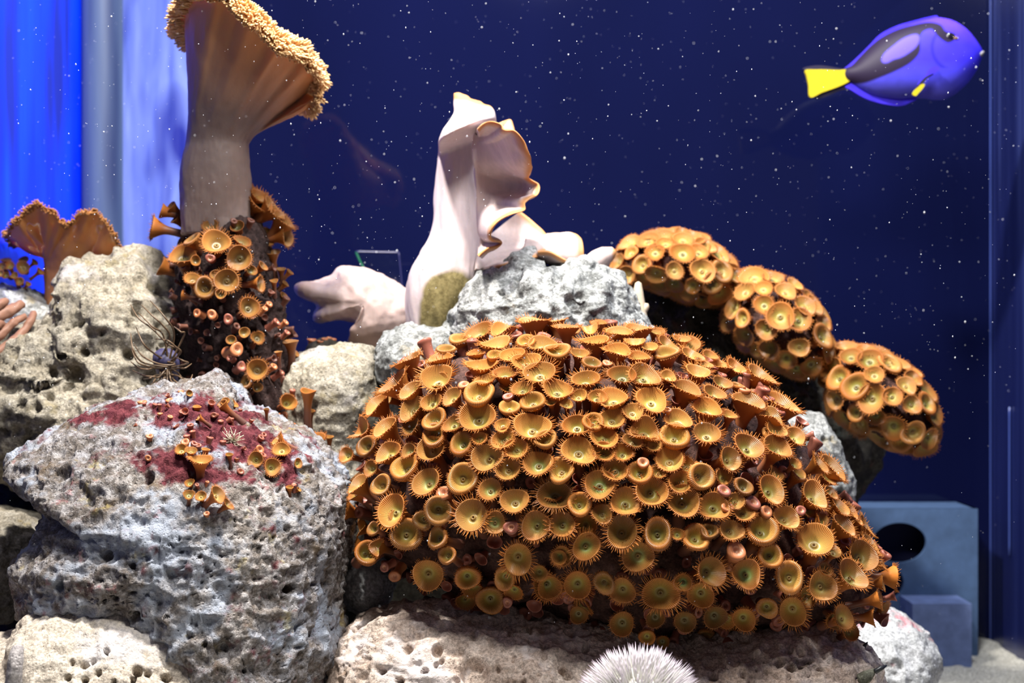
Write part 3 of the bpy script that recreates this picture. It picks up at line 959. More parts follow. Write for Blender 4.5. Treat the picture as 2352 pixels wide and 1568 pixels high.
# ---- the big mound
MOUND = [(760, 1165), (800, 1060), (850, 950), (890, 850), (960, 790), (1080, 760), (1200, 728), (1330, 730), (1470, 740), (1560, 780), (1660, 830), (1760, 880), (1850, 950), (1910, 1050), (1950, 1140), (2000, 1220), (2050, 1300),
         (2060, 1370), (2020, 1430), (1930, 1455), (1800, 1460), (1600, 1465), (1480, 1475), (1350, 1440), (1150, 1395), (1000, 1360), (880, 1310), (815, 1270), (800, 1200)]
MC = (1400, 1140)
canopy = lump('canopy', [(MC[0] + (x - MC[0]) * 0.985, MC[1] + (y - MC[1]) * 0.985) for x, y in MOUND], 1.355, 0.165, 0.12, center=MC, n=2.05, N=80, tilt=0.10)
cb = bvh_of(canopy)
mound = thing('polyp_colony', tuple(W(1420, 1440, 1.36)), 'large mound colony of golden-brown button polyps with fringed discs', 'coral', 'button polyp colonies')
bodym = lump('mound_body', [(MC[0] + (x - MC[0]) * 0.90, MC[1] + (y - MC[1]) * (0.88 if y < MC[1] else 0.93)) for x, y in MOUND], 1.365, 0.132, 0.10, center=MC, n=2.05, N=150, tilt=0.10)
roughen(bodym, big=0.008, mid=0.005, pit=0.004, seed=60)
M['mat'] = rock_mat('polyp_mat', (0.13, 0.065, 0.05), (0.085, 0.045, 0.04), (0.03, 0.018, 0.018), [((0.22, 0.13, 0.14), 40, 0.60, 0.6)], 0.5, stain=0.5)
link('body', bodym, M['mat'], mound)

A_ = parse("2060,140,270,o;1560,230,260,o;1790,210,230,f;1400,300,200,c,u;1715,340,280,o;1270,395,180,c;920,490,270,o;1210,475,250,s;1590,530,290,o;1540,430,170,s;1710,450,150,c;1870,440,230,o;2140,345,270,o;2270,405,245,c;1990,325,180,c;"
           "1990,500,250,o;2110,600,300,l;1800,610,220,o;1190,640,330,l;790,690,320,o;950,760,240,s;1430,720,110,b;1570,790,290,c;1320,825,200,s;1620,665,190,o;1140,870,200,s;960,925,260,s;640,890,250,o;1955,750,200,o;2280,750,290,s;2050,865,230,c;1840,915,195,c;1830,825,100,b;2215,870,110,s;"
           "1550,1000,340,s;1160,1030,230,c;950,1085,195,l,k;720,1095,260,o;490,1110,230,f;1330,1065,190,s;2050,1085,330,o;1160,1170,250,c;1780,1080,150,s;550,1270,200,c,a;370,1350,160,o,a;740,1325,255,s;1130,1290,270,s;1410,1240,240,c;930,1310,150,o,g;1790,1200,220,o;1570,1195,140,o;1640,1370,290,o;1900,1290,220,o;2160,1200,215,c;"
           "900,1450,290,c;1830,1470,230,s;2100,1420,270,o,g;590,1470,150,s,a")
B_ = parse("1090,215,280,o,g;1420,190,285,c,f;1665,285,215,o,g;470,240,220,s;270,420,240,c,a;680,250,200,c,a;780,470,320,o;1205,480,260,c,f;1250,320,150,b;915,690,290,c,f;1190,720,210,c,a;615,640,130,c,a;460,780,120,o,L;560,860,230,c,b;1500,520,310,l;1710,590,205,o,g;1890,390,260,s;2250,340,300,l,k;2080,615,275,o;"
           "1860,630,140,b;1280,880,170,c,a;1110,1060,285,s,F;720,990,95,b;810,1070,120,b;1465,1085,220,c,F;1920,920,280,l,F;1800,1090,210,c;1670,1285,255,c,F;1450,1300,180,s,d;1825,1305,100,b;2180,1160,265,o,F;2290,900,140,o,g;2110,1040,150,s")
C_ = parse("200,195,215,o;400,205,180,f;490,160,150,o;680,235,240,o;850,205,250,o;1010,235,160,o;450,315,250,l;320,430,170,o;430,520,190,c,k;660,400,240,o;820,325,190,s;570,525,100,b;860,460,195,o;1100,425,235,c,u;1120,345,200,o;950,375,150,o;1300,345,230,o;1340,445,230,o;1440,520,175,s;1580,535,230,o;1730,550,200,o;1960,625,290,o;"
           "700,620,250,l,k;910,630,310,s;370,660,245,l;1390,590,250,l;1120,640,150,o;1290,745,280,o;1610,695,190,s;1540,785,210,o;1750,725,130,c;1850,860,320,s;2160,880,350,o;310,815,150,s;200,890,115,s;620,830,285,s;480,825,180,s;970,850,300,o;800,955,200,s;1470,920,280,o;1670,985,140,o;1110,945,75,b;610,1020,250,s;290,1075,245,l;440,1050,200,c;1210,1025,260,s;540,1185,260,s;"
           "910,1125,270,f;1170,1175,290,c;1470,1150,265,l;2040,995,250,f;800,1215,180,l,k;990,1255,140,o;310,1310,310,o;540,1315,205,s;710,1325,190,o;1130,1385,275,s;1850,1265,300,o;2110,1270,285,o;1680,1385,240,o,b;2270,1180,210,o;2100,1115,200,o;2260,1425,130,o;150,1485,250,c;640,1480,230,s;860,1505,235,c;890,1420,115,b;1030,1500,140,o;100,140,180,o;1240,300,160,o;1500,450,150,o;1850,640,160,o;1800,760,130,b;1980,760,130,b;2060,770,150,o;"
           "")
D_ = parse("500,240,285,o,g;740,400,290,s;970,300,300,o;1230,215,235,o;1255,390,320,s;1530,440,280,o;1420,170,275,c,b;320,420,225,c;520,505,190,f;160,600,245,l;700,665,300,l;380,800,255,l,g;160,890,190,o,g;840,890,290,o,g;1025,690,275,c,f;1200,690,120,s;1370,720,255,c;1490,660,160,c,k;1690,650,235,o;1960,650,315,c;1620,300,130,b;1800,260,180,c,k;1730,390,165,s;1880,405,150,b;1650,450,115,b;2000,490,130,b;1800,490,200,o;2050,290,275,o;2190,540,260,o;2310,480,110,b;"
           "1730,840,190,b;2040,880,235,c;1510,1030,295,l,b;1825,1050,275,o,g;2210,1080,270,c,f;50,1170,225,o,F;300,1150,255,l,F;540,1130,195,c,F;705,1200,235,o,F;1050,1230,320,l,F;1250,1130,165,o,g;1410,1240,245,o,F;310,1420,165,s,Fk;1000,1450,175,s,Fk;1270,1480,200,s,Fk;1540,1440,215,s,Fk;700,1500,225,s,Fk;1800,1460,215,o,F;2010,1360,190,c,F;2240,1390,260,l,F;"
           "")
E_ = parse("1015,430,235,o;1190,500,185,o;1275,545,150,o,r;1060,600,115,f;1050,200,170,o,r;1150,230,230,o,r;1130,410,120,o;1230,645,215,o;1385,650,180,o,r;1010,745,290,s,m;1150,830,120,s;1420,780,180,o,r;1360,865,240,o,b;1290,1000,245,o;1590,1020,190,o,R;1480,1180,150,s,R;1070,1085,225,o;1090,960,110,o;1220,1310,170,o,b;1270,1410,140,s,b;1430,1310,140,s,R;"
           "1480,900,150,o,r;1310,600,120,o;1500,1060,120,s,R")
G_ = parse("90,510,95,c,F;185,540,80,s,Fk")
_cen = Vector(W(MC[0], MC[1], 1.42))
for lst, org, sc in ((A_, (700, 700), 3.92), (B_, (700, 1050), 3.92), (C_, (1250, 700), 3.92), (D_, (1250, 1050), 3.92), (E_, (1550, 1000), 3.137), (G_, (1452, 1268), 2.613)):
    place(mound, cb, lst, org, sc, cen=_cen)
# fill the gaps between the traced polyps with smaller ones set a little deeper
_have = [c.matrix_local.translation + mound.location for c in mound.children if c.name.startswith('polyp')]
_vv, _nn = get_co(canopy), normals_of(canopy)
_rg = np.random.RandomState(12)
_extra = 0
for _i in _rg.permutation(len(_vv)):
    if _nn[_i, 1] > 0.25 or len(_have) >= 296:
        continue
    _p = Vector(_vv[_i]) - Vector(_nn[_i]) * 0.007
    if min((_p - h).length for h in _have) > 0.0195:
        _have.append(_p)
        _n = Vector(_nn[_i])
        add_polyp(mound, _p, _n * 0.9 + Vector((0, -0.2, 0.35)) + Vector(_rg.uniform(-1, 1, 3)) * 0.2, _rg.uniform(0.0068, 0.0098), _rg.choice(['o', 's', 'f', 'c', 'o']), 'gold')
        _extra += 1


def joined(name, items):
    """one mesh out of (mesh, matrix) pairs"""
    V, Q, off = [], [], 0
    for me, m in items:
        v = get_co(me)
        A = np.array(m)
        V.append(v @ A[:3, :3].T + A[:3, 3])
        q = np.array([p.vertices[:] for p in me.polygons])
        Q.append(q + off)
        off += len(v)
    return np_mesh(name, np.vstack(V), np.vstack(Q))


def young_polyps(colony, me, count, rmin, rmax, seed, test=None, mat='bud', lift=0.004):
    """a crowd of small closed polyps on the living skin between the open ones"""
    v, nn = get_co(me), normals_of(me)
    rg = np.random.RandomState(seed)
    items, pts = [], []
    for i in rg.permutation(len(v)):
        if len(items) >= count:
            break
        if nn[i, 1] > 0.3 or (test is not None and not test(v[i])):
            continue
        r = rg.uniform(rmin, rmax)
        if pts and min(np.linalg.norm(v[i] - q) for q in pts) < r * 1.9:
            continue
        pts.append(v[i])
        ax = Vector(nn[i]) + Vector((0, -0.15, 0.4)) + Vector(rg.uniform(-1, 1, 3)) * 0.25
        m = Matrix.Translation(Vector(v[i]) + ax.normalized() * (lift + r * rg.uniform(0.6, 1.9))) @ ax.to_track_quat('Z', 'Y').to_matrix().to_4x4() @ Matrix.Diagonal((r, r, r * 1.2, 1))
        cme, dme, _ = RNG.choice(PSY)
        items += [(cme, m), (dme, m)]
    o = link('young_polyps', joined('young_polyps', items), M[mat], colony)
    o['kind'] = 'stuff'
    return o


young_polyps(mound, bodym, 520, 0.0042, 0.0068, 5, lift=0.006)


# ---- three domes at the back
def dome(label, outline, center, Y, tf, spacing, rpx, seed, body_scale=0.86):
    rg = np.random.RandomState(seed)
    can = lump('canopy', outline, Y, tf, tf, center=center, n=2.0, N=80, tilt=0.15)
    bv = bvh_of(can)
    o = np.array(outline, float)
    c = thing('polyp_colony', tuple(W(center[0], o[:, 1].max(), Y)), label, 'coral', 'button polyp colonies')
    bm = lump('body', [(center[0] + (x - center[0]) * body_scale, center[1] + (y - center[1]) * body_scale) for x, y in outline], Y + 0.005, tf * 0.8, tf * 0.8, center=center, n=2.0, N=80, tilt=0.15)
    roughen(bm, big=0.004, mid=0.003, pit=0.003, seed=seed)
    link('body', bm, M['mat'], c)
    # evenly scattered over the canopy surface (front, top and flanks)
    v = get_co(can)
    nn = normals_of(can)
    idx = rg.permutation(len(v))
    pts = []
    sp = spacing / F * Y
    cz = v[:, 2].mean()
    for i in idx:
        if nn[i, 1] > 0.45 or (v[i, 2] < cz - 0.35 * (v[:, 2].max() - cz) and rg.rand() < 0.45):
            continue
        if all(np.linalg.norm(v[i] - v[j]) > sp for j in pts):
            pts.append(i)
    for i in pts:
        n = Vector(nn[i])
        ax = n * 0.9 + Vector((0, -0.35, 0.22)) + Vector(rg.uniform(-1, 1, 3)) * 0.12
        kd = rg.choice(['s', 'o', 's', 'c', 's'])
        add_polyp(c, v[i], ax, rpx / F * Y * rg.uniform(0.72, 1.2), kd, 'gold', True, lc=0.7)
    return c


dome('back dome of golden button polyps nearest the pale leather coral', [(1410, 600), (1440, 555), (1500, 535), (1570, 530), (1640, 560), (1680, 605), (1690, 650), (1660, 690), (1590, 690), (1530, 670), (1470, 650), (1425, 640)], (1555, 625), 1.62, 0.062, 36, 24, 3)
dome('middle one of the three back domes of golden button polyps', [(1670, 690), (1690, 645), (1740, 622), (1810, 640), (1860, 680), (1890, 730), (1908, 790), (1890, 850), (1830, 860), (1760, 830), (1700, 780), (1672, 740)], (1785, 740), 1.60, 0.062, 43, 29, 4)
dome('lowest back dome of golden button polyps hanging over open water', [(1905, 840), (1920, 800), (1980, 795), (2050, 820), (2110, 870), (2140, 930), (2145, 1000), (2125, 1030), (2070, 1030), (2000, 1000), (1930, 960), (1900, 900)], (2025, 910), 1.57, 0.06, 43, 28, 6)

# ---- dark rock column with polyps below the tall leather coral
COLM = [(412, 600), (440, 540), (500, 500), (560, 500), (612, 560), (640, 640), (664, 740), (674, 830), (668, 900), (700, 980), (660, 1030), (560, 980), (480, 900), (430, 830), (408, 740), (398, 660)]
colony2 = thing('polyp_colony', tuple(W(560, 960, 1.47)), 'dark rock column grown with brown trumpet polyps under the tall leather coral', 'coral', 'button polyp colonies')
bm2 = lump('rock_core', [(540 + (x - 540) * 0.9, y) for x, y in COLM], 1.48, 0.055, 0.05, center=(545, 740), N=150)
roughen(bm2, big=0.008, mid=0.007, pit=0.006, seed=70)
link('rock_core', bm2, M['rock_column'], colony2)
can2 = lump('canopy', COLM, 1.47, 0.075, 0.06, center=(545, 740), n=2.0, N=80)
cb2 = bvh_of(can2)
I_ = parse("1275,65,115,t,mk;1150,100,100,t,lk;1090,130,110,t,L;1035,245,150,o,Lk;1295,320,120,c;1460,335,195,o,m;1615,450,175,s,f;1230,425,185,s,m;1530,600,165,o,f;1380,650,145,c,f;1085,505,140,t,L;1635,330,125,s,k;1800,305,135,s,b;1835,410,115,s,u;1720,225,100,s,b;1760,620,120,s,R;1685,780,145,o,b;1740,985,95,s,b;"
           "1760,60,200,o,r;1850,110,190,o,r;1920,190,180,o,r;1940,300,150,o,R;1740,20,150,o,r;1900,520,65,t,u;1960,540,55,t,r;1920,700,65,t,r;1870,880,62,b,r;1790,790,45,b;1960,1010,110,t,u;1880,1080,55,t,u;2000,1090,60,t,r;1600,1065,100,b,b;1555,1120,52,b,f;1630,1180,72,b,b;1735,1200,145,o,f;1660,1280,95,c,a;1740,1320,75,t,bk;"
           "1320,465,75,t,f;1420,450,65,b,f;1300,585,110,o,m;1490,690,75,t,fk;1230,700,70,t,Lk;1690,110,100,t,uk;1420,230,110,o,mk;1600,230,100,t,mk;1700,530,80,t,bk;1780,500,80,t,r;1850,600,60,t,u;1930,620,55,t,r;1820,760,50,b;1940,950,45,b,r;1930,880,45,b,r;1850,1180,55,b,r;1900,1220,55,b,r;1650,950,80,t,bk;1560,1000,70,t,fk;1430,830,70,b,fk;1540,860,70,b,fk;1330,820,60,b,k;1450,560,70,t,fk;1220,330,90,t,lk;1180,180,80,t,lk;1660,1400,60,b,k")
place(colony2, cb2, I_, (0, 440), 2.94, tone='amber', lift=0.2, cen=Vector(W(545, 740, 1.5)), fallY=1.48)

young_polyps(colony2, bm2, 150, 0.0022, 0.0042, 9, mat='bud_dark', test=lambda p: 784 - F * (p[2] - ZC) / p[1] > 520, lift=0.003)

# ---- polyps on the front boulder
colony3 = thing('polyp_cluster', tuple(W(540, 1050, 1.2)), 'scattered orange polyps growing out of the maroon crust of the large boulder', 'coral', 'polyp clusters on rock')
H_ = parse("1225,680,85,o,m;1355,745,150,o,u;1290,685,85,s,u;1250,632,62,b,m;1725,750,110,s,f;1840,800,120,o,b;1900,680,115,o,m;1755,682,62,b,b;1550,715,52,t,u;1390,680,62,t,u;1340,655,42,b,m;1010,592,50,b,m;1000,740,45,b,f;960,362,62,b,u;1145,350,58,b,u;1075,380,36,b,u;1220,290,42,b,u;1280,302,46,s,b;1330,392,62,t,u;1230,425,52,b,u;1445,450,44,b,f;1560,475,44,b,u;"
           "1490,380,95,t,l;1580,370,80,t,r;1520,355,60,s,m;2015,775,65,s,b;1340,465,52,t,l;1625,830,50,b,b;1870,610,90,o,l;1080,440,40,b,u;1150,460,40,b;1300,560,40,b,u;1490,490,46,b,u;1260,590,46,b,u;1400,900,30,b")
place(colony3, BV['front'], H_, (0, 800), 2.94, lift=1.5)
young_polyps(colony3, bpy.data.objects['boulder'].data, 46, 0.0018, 0.0034, 15, test=lambda p: inside([(290, 935), (430, 905), (560, 950), (660, 1010), (700, 1080), (560, 1090), (420, 1060), (300, 980)], np.array([1176 + F * p[0] / p[1]]), np.array([784 - F * (p[2] - ZC) / p[1]]))[0] and p[1] < 1.33, lift=0.0)
colony4 = thing('polyp_cluster', tuple(W(470, 1160, 1.19)), 'little group of orange trumpet polyps on the bare face of the large boulder', 'coral', 'polyp clusters on rock')
place(colony4, BV['front'], parse("1280,905,66,s,mg;1275,985,78,s,mg;1355,995,78,s,m;1475,985,125,o,r;1545,1050,85,o,r;1395,1115,42,b,m;1330,920,34,b,m"), (0, 800), 2.94, lift=2.0)
colony5 = thing('polyp_cluster', tuple(W(668, 1130, 1.2)), 'pair of tiny pink closed polyps near the edge of the large boulder', 'coral', 'polyp clusters on rock')
place(colony5, BV['front'], parse("1955,935,56,t,u;2020,950,40,t,r;1985,920,40,b,u"), (0, 800), 2.94, lift=1.6)
colony6 = thing('polyp_cluster', tuple(W(670, 990, 1.36)), 'brown trumpet polyps standing in the gap behind the large boulder', 'coral', 'polyp clusters on rock')
place(colony6, BV['mid'], parse("1950,360,115,s,b;2085,285,105,t,u;1910,450,72,b,u;2095,420,66,t,uk;1865,490,40,b,u;1975,285,46,b,u;2130,600,135,o,u;2225,595,55,t,u;1800,410,40,t,uk;1980,520,50,b,uk;2070,545,40,b,u"), (0, 800), 2.94, lift=3.6, lc=1.5)
# ---- polyps at the left frame edge, on the slab, and tiny ones under the reclining coral
colony7 = thing('polyp_cluster', tuple(W(40, 660, 1.62)), 'orange trumpet polyps on the slab rock at the frame edge', 'coral', 'polyp clusters on rock')
slab_c = bvh_of(lump('canopy', [(-60, 600), (40, 590), (110, 610), (100, 650), (40, 680), (-60, 680)], 1.63, 0.03, 0.03, N=40))
place(colony7, slab_c, parse("250,165,100,s,m;245,250,140,s,f;60,170,110,o,u;100,230,110,o,m;210,395,85,c,f;430,290,90,o,r;10,310,70,c,f;370,190,80,o,r;60,330,80,t,f;150,330,90,t,m;300,420,70,t,r;20,240,90,s,f"), (0, 560), 4.61, cen=Vector(W(40, 640, 1.65)), fallY=1.62)
colony8 = thing('polyp_cluster', tuple(W(742, 800, 1.55)), 'few tiny orange polyp buds below the reclining pale coral', 'coral', 'polyp clusters on rock')
b8 = lump('rock_knob', [(700, 800), (715, 782), (745, 776), (778, 786), (785, 815), (740, 840), (700, 830)], 1.56, 0.02, 0.03, N=50)
roughen(b8, big=0.003, mid=0.002, pit=0, seed=77)
link('rock_knob', b8, M['rock_dark'], colony8)
place(colony8, bvh_of(b8), parse("716,780,22,b,u;736,783,16,b,u;746,778,16,b,u;756,776,16,b,u;766,779,16,b,u"), (0, 0), 1.0, fallY=1.555, lc=0.6)


# ------------------------------------------------------------------ leather corals
def cap_coral(prefix, label, stalk_rings, Y, rim, centre, mat, fringe_mat, seed, n_poly, plen, dish=0.03, lip=0.006, band=0.5, wavy=4.0):
    """toadstool: stalk flaring into a wavy cap whose rim is a 3-D loop (px, py, dY); top of the cap carries polyps"""
    T = 240
    root = thing(prefix, tuple(W(stalk_rings[0][0], stalk_rings[0][1], Y)), label, 'coral', 'toadstool leather corals')
    th = np.linspace(0, 2 * math.pi, T, endpoint=False)
    rings = catmull(np.array(stalk_rings, float), len(stalk_rings) * 6, closed=False)
    rows = []
    for cx, py, hw, dr, dy in rings:
        c = W(cx, py, Y + dy)
        r = hw / F * Y
        rows.append(np.stack([c[0] + r * np.cos(th), c[1] - r * dr * np.sin(th), np.full(T, c[2])], 1))
    rp = catmull(np.array(rim, float), T)
    rp[:, 1] += wavy * np.sin(th * 11 + seed) * np.sin(th * 3 + 1) + 0.6 * wavy * np.sin(th * 19)
    rp[:, 2] += wavy * 0.0006 * np.sin(th * 9 + 2)
    R = np.stack([(rp[:, 0] - 1176) / F * (Y + rp[:, 2]), Y + rp[:, 2], ZC - (rp[:, 1] - 784) / F * (Y + rp[:, 2])], 1)
    S = rows[-1]
    t0 = (rows[-1] - rows[-4]) * 2.2
    C = W(centre[0], centre[1], Y + centre[2])
    out = R - S
    t1 = out * 1.1
    e = [0.0] * len(rows)
    nrow = 26
    for i in range(1, nrow + 1):
        t = i / nrow
        h = (2 * t ** 3 - 3 * t ** 2 + 1) * S + (t ** 3 - 2 * t ** 2 + t) * t0 * 2.5 + (-2 * t ** 3 + 3 * t ** 2) * R + (t ** 3 - t ** 2) * t1
        rows.append(h)
        e.append(max(0.0, (t - 0.35) / 0.65) ** 1.2)
    nb = len(rows)
    outn = R - C
    outn /= np.linalg.norm(outn, axis=1)[:, None]
    up = np.array([0, 0, 1.0])
    rows.append(R + outn * lip * 0.8 + up * lip * 0.5)
    rows.append(R + outn * lip * 0.4 + up * lip * 1.2)
    for i in range(1, 16):
        t = i / 16
        q = R * (1 - t) + C * t + up * lip * 1.2
        q[:, 2] -= dish * math.sin(math.pi * min(1, t * 1.0)) * 0.6
        rows.append(q)
    e += [1.0] * (len(rows) - len(e))
    V = np.concatenate(rows)
    nR = len(rows)
    V = np.vstack([V, rows[0].mean(0), C + up * lip])
    k = np.arange(T)
    tr = np.vstack([np.stack([np.full(T, nR * T), (k + 1) % T, k], 1), np.stack([np.full(T, nR * T + 1), (nR - 1) * T + k, (nR - 1) * T + (k + 1) % T], 1)])
    me = np_mesh('stalk_and_cap', V, grid_quads(nR, T, True), tr)
    if ((get_co(me)[:T * 6] - V[:T * 6].mean(0)) * normals_of(me)[:T * 6]).sum() < 0:
        me.flip_normals()
    v = get_co(me)
    d = 0.003 * fbm(v * np.array([30, 30, 6]) + seed, 3, seed) + 0.0006 * fbm(v * 160, 2, seed)
    lowz = rows[0][:, 2].mean()
    bumpy = np.clip(1 - (v[:, 2] - lowz) / 0.05, 0, 1)
    d += 0.0012 * fbm(v * 220, 2, seed + 2) * bumpy
    set_co(me, v + normals_of(me) * d[:, None])
    ed = np.concatenate([np.repeat(np.array(e), T), [0, 1]])
    attr(me, 'edge', ed)
    # split: stalk below, cap above would cut one continuous skin, so the animal's body stays one mesh
    link('stalk_and_cap', me, M[mat], root)
    # polyps on the upper face, thickest along the rim
    rg = np.random.RandomState(seed)
    nn = normals_of(me)
    v = get_co(me)
    PV, PQ, PT = [], [], []
    for _ in range(n_poly):
        ri = nb - 1 + int(abs(rg.randn()) * 16 * band * 0.55)
        ri = min(ri, nR - 2)
        k = rg.randint(T)
        f, g = rg.rand(2)
        i0 = ri * T + k
        p = v[i0] * (1 - f) * (1 - g) + v[ri * T + (k + 1) % T] * f * (1 - g) + v[(ri + 1) * T + k] * (1 - f) * g + v[(ri + 1) * T + (k + 1) % T] * f * g
        n = nn[i0] * 1.0 + outn[k] * (0.9 if ri < nb + 3 else 0.2) + up * 0.5 + rg.uniform(-1, 1, 3) * 0.35
        n /= np.linalg.norm(n)
        u = np.cross(n, [0.3, 0.8, 0.5])
        u /= np.linalg.norm(u)
        w = np.cross(n, u)
        L = plen * rg.uniform(0.6, 1.25)
        b = len(PV)
        for f2, rr in ((0.0, 0.0007), (0.55, 0.0006), (0.85, 0.0009)):
            for ei in range(4):
                a = ei * math.pi / 2
                PV.append(p + n * L * f2 + (u * math.cos(a) + w * math.sin(a)) * rr)
        PV.append(p + n * L)
        for j in range(2):
            for ei in range(4):
                e2 = (ei + 1) % 4
                PQ.append((b + j * 4 + ei, b + j * 4 + e2, b + j * 4 + 4 + e2, b + j * 4 + 4 + ei))
        for ei in range(4):
            PT.append((b + 8 + ei, b + 8 + (ei + 1) % 4, b + 12))
    f = link('polyp_fringe', np_mesh('polyp_fringe', PV, PQ, PT), M[fringe_mat], root)
    f['kind'] = 'stuff'
    return root


cap_coral('toadstool_coral', 'tall toadstool leather coral with grey-brown stalk and fringed tan cap', [(492, 540, 77, 0.9, 0), (492, 480, 79, 0.9, 0), (493, 430, 82, 0.9, 0), (493, 385, 80, 0.9, 0), (498, 335, 73, 0.9, 0)],
          1.47, [(726, 195, -0.005), (706, 160, -0.04), (684, 138, -0.055), (645, 122, -0.07), (618, 100, -0.08), (586, 70, -0.088), (552, 38, -0.092), (522, 12, -0.095), (482, 2, -0.09), (446, 6, -0.07), (428, 42, -0.035), (424, 80, 0.0), (452, 112, 0.035), (470, 80, 0.08), (560, 60, 0.11), (612, 120, 0.10), (640, 222, 0.06), (668, 242, 0.03), (700, 244, 0.0), (720, 226, -0.012)],
          (570, 40, 0.0), 'stalk', 'fringe_cap', 5, 9000, 0.0085, dish=0.02, lip=0.012, band=0.42)
cap_coral('toadstool_coral', 'small orange toadstool leather coral with a frilled rim against the blue panel', [(190, 760, 95, 0.6, 0), (190, 720, 88, 0.6, 0), (185, 670, 82, 0.6, 0), (180, 630, 78, 0.6, 0)],
          1.63, [(345, 607, 0.0), (325, 596, -0.03), (280, 578, -0.045), (256, 542, -0.055), (235, 507, -0.06), (200, 495, -0.06), (168, 512, -0.055), (152, 528, -0.045), (135, 508, -0.06), (100, 482, -0.065), (62, 494, -0.06), (36, 522, -0.05), (20, 550, -0.02), (50, 565, 0.03), (110, 560, 0.06), (190, 565, 0.07), (260, 580, 0.06), (320, 602, 0.03)],
          (170, 560, 0.0), 'stalk_orange', 'fringe_orange', 9, 1500, 0.0046, dish=0.03, lip=0.004, band=0.16)

# ---- the tall pale leather coral in the middle
YP = 1.52
pale = thing('leather_coral', tuple(W(1005, 790, YP)), 'tall pale leather coral with a folded ruffled cap and olive algae on its base', 'coral', 'pale leather corals')
stm = tube('stalk', [(990, 812, 20, 0.9, 0), (998, 790, 44, 0.95, 0), (1006, 745, 70, 0.95, 0), (1013, 690, 82, 0.95, 0), (1019, 640, 82, 0.95, 0), (1028, 600, 74, 0.95, 0), (1044, 556, 64, 0.9, 0), (1052, 515, 63, 0.85, 0), (1056, 457, 65, 0.8, 0), (1064, 393, 69, 0.75, 0), (1072, 339, 66, 0.65, 0), (1083, 298, 58, 0.55, 0),
                     (1090, 265, 46, 0.45, 0), (1076, 240, 32, 0.4, 0), (1062, 226, 17, 0.4, 0), (1050, 217, 5, 0.4, 0)], YP, 150, 18, wr=0.0045, wf=55, seed=3)
v = get_co(stm)
px, py = proj(v)
yb_ = 338 - 0.42 * (px - 1005)                                  # the brow of the folded cap, overhanging the body
q_ = (py - yb_)
v[:, 1] -= 0.068 * np.where(q_ > 0, np.exp(-(q_ / 11.0) ** 2), np.exp(-(q_ / 60.0) ** 2)) * np.clip((YP + 0.012 - v[:, 1]) / 0.03, 0, 1)
set_co(stm, v)
v = get_co(stm)
px, py = proj(v)
nz = fbm(v * 40, 3, 4)
attr(stm, 'algae', np.clip((1.0 - np.hypot((px - 1040) / 82.0, (py - 722) / 104.0) + 0.16 * nz) * 9, 0, 1) * (v[:, 1] < YP))
attr(stm, 'edge', np.clip((236 - py + 0.25 * (px - 1050) + 6 * nz) / 10, 0, 1))
link('stalk', stm, M['pale'], pale)


def sheet(name, rootc, margin, Y, parent, mat, nu=150, nv=34, thick=0.005, belly=0.02, ruff=0.004, seed=0, curl=0.010, closed=False, edged=True):
    """a thick fleshy fold between a root line and a ruffled margin, both given as (px, py, dY)"""
    def crv(p):
        q = catmull(np.array(p, float), nu, closed=closed)
        return np.stack([(q[:, 0] - 1176) / F * (Y + q[:, 2]), Y + q[:, 2], ZC - (q[:, 1] - 784) / F * (Y + q[:, 2])], 1)
    A, B = crv(rootc), crv(margin)
    rows = []
    for j in range(nv):
        t = j / (nv - 1)
        p = A * (1 - t) + B * t
        p[:, 1] += belly * math.sin(math.pi * t) - curl * t ** 5
        rows.append(p)
    P = np.stack(rows)
    du = np.gradient(P, axis=1)
    dv = np.gradient(P, axis=0)
    nrm = np.cross(du, dv)
    nrm /= np.linalg.norm(nrm, axis=2)[..., None] + 1e-9
    t = np.linspace(0, 1, nv)[:, None]
    wob = ruff * fbm(np.concatenate([P.reshape(-1, 3) * 40]), 2, seed).reshape(nv, nu) * t ** 1.5
    P = P + nrm * wob[..., None]
    half = thick * 0.5 * np.sqrt(np.clip(1 - (np.linspace(0, 1, nv) ** 9), 0.02, 1))[:, None, None]
    fr, bk = P + nrm * half, P - nrm * half
    V = np.vstack([fr.reshape(-1, 3), bk.reshape(-1, 3)])
    q = grid_quads(nv, nu, closed)
    m = nv * nu
    r = np.arange(nv - 1)
    seam = [np.stack([(nv - 1) * nu + np.arange(nu - 1), (nv - 1) * nu + np.arange(1, nu), m + (nv - 1) * nu + np.arange(1, nu), m + (nv - 1) * nu + np.arange(nu - 1)], 1)]
    if not closed:
        for c in (0, nu - 1):
            seam.append(np.stack([r * nu + c, (r + 1) * nu + c, m + (r + 1) * nu + c, m + r * nu + c], 1))
    seam.append(np.stack([np.arange(nu - 1), np.arange(1, nu), m + np.arange(1, nu), m + np.arange(nu - 1)], 1))
    me = np_mesh(name, V, np.vstack([q, q[:, ::-1] + m] + seam))
    import bmesh
    bm = bmesh.new()
    bm.from_mesh(me)
    bmesh.ops.recalc_face_normals(bm, faces=bm.faces[:])
    bm.to_mesh(me)
    bm.free()
    ee = np.repeat(np.clip((np.linspace(0, 1, nv) - 0.90) / 0.07, 0, 1) * edged, nu)
    attr(me, 'edge', np.concatenate([ee, ee]))
    return link(name, me, M[mat], parent)


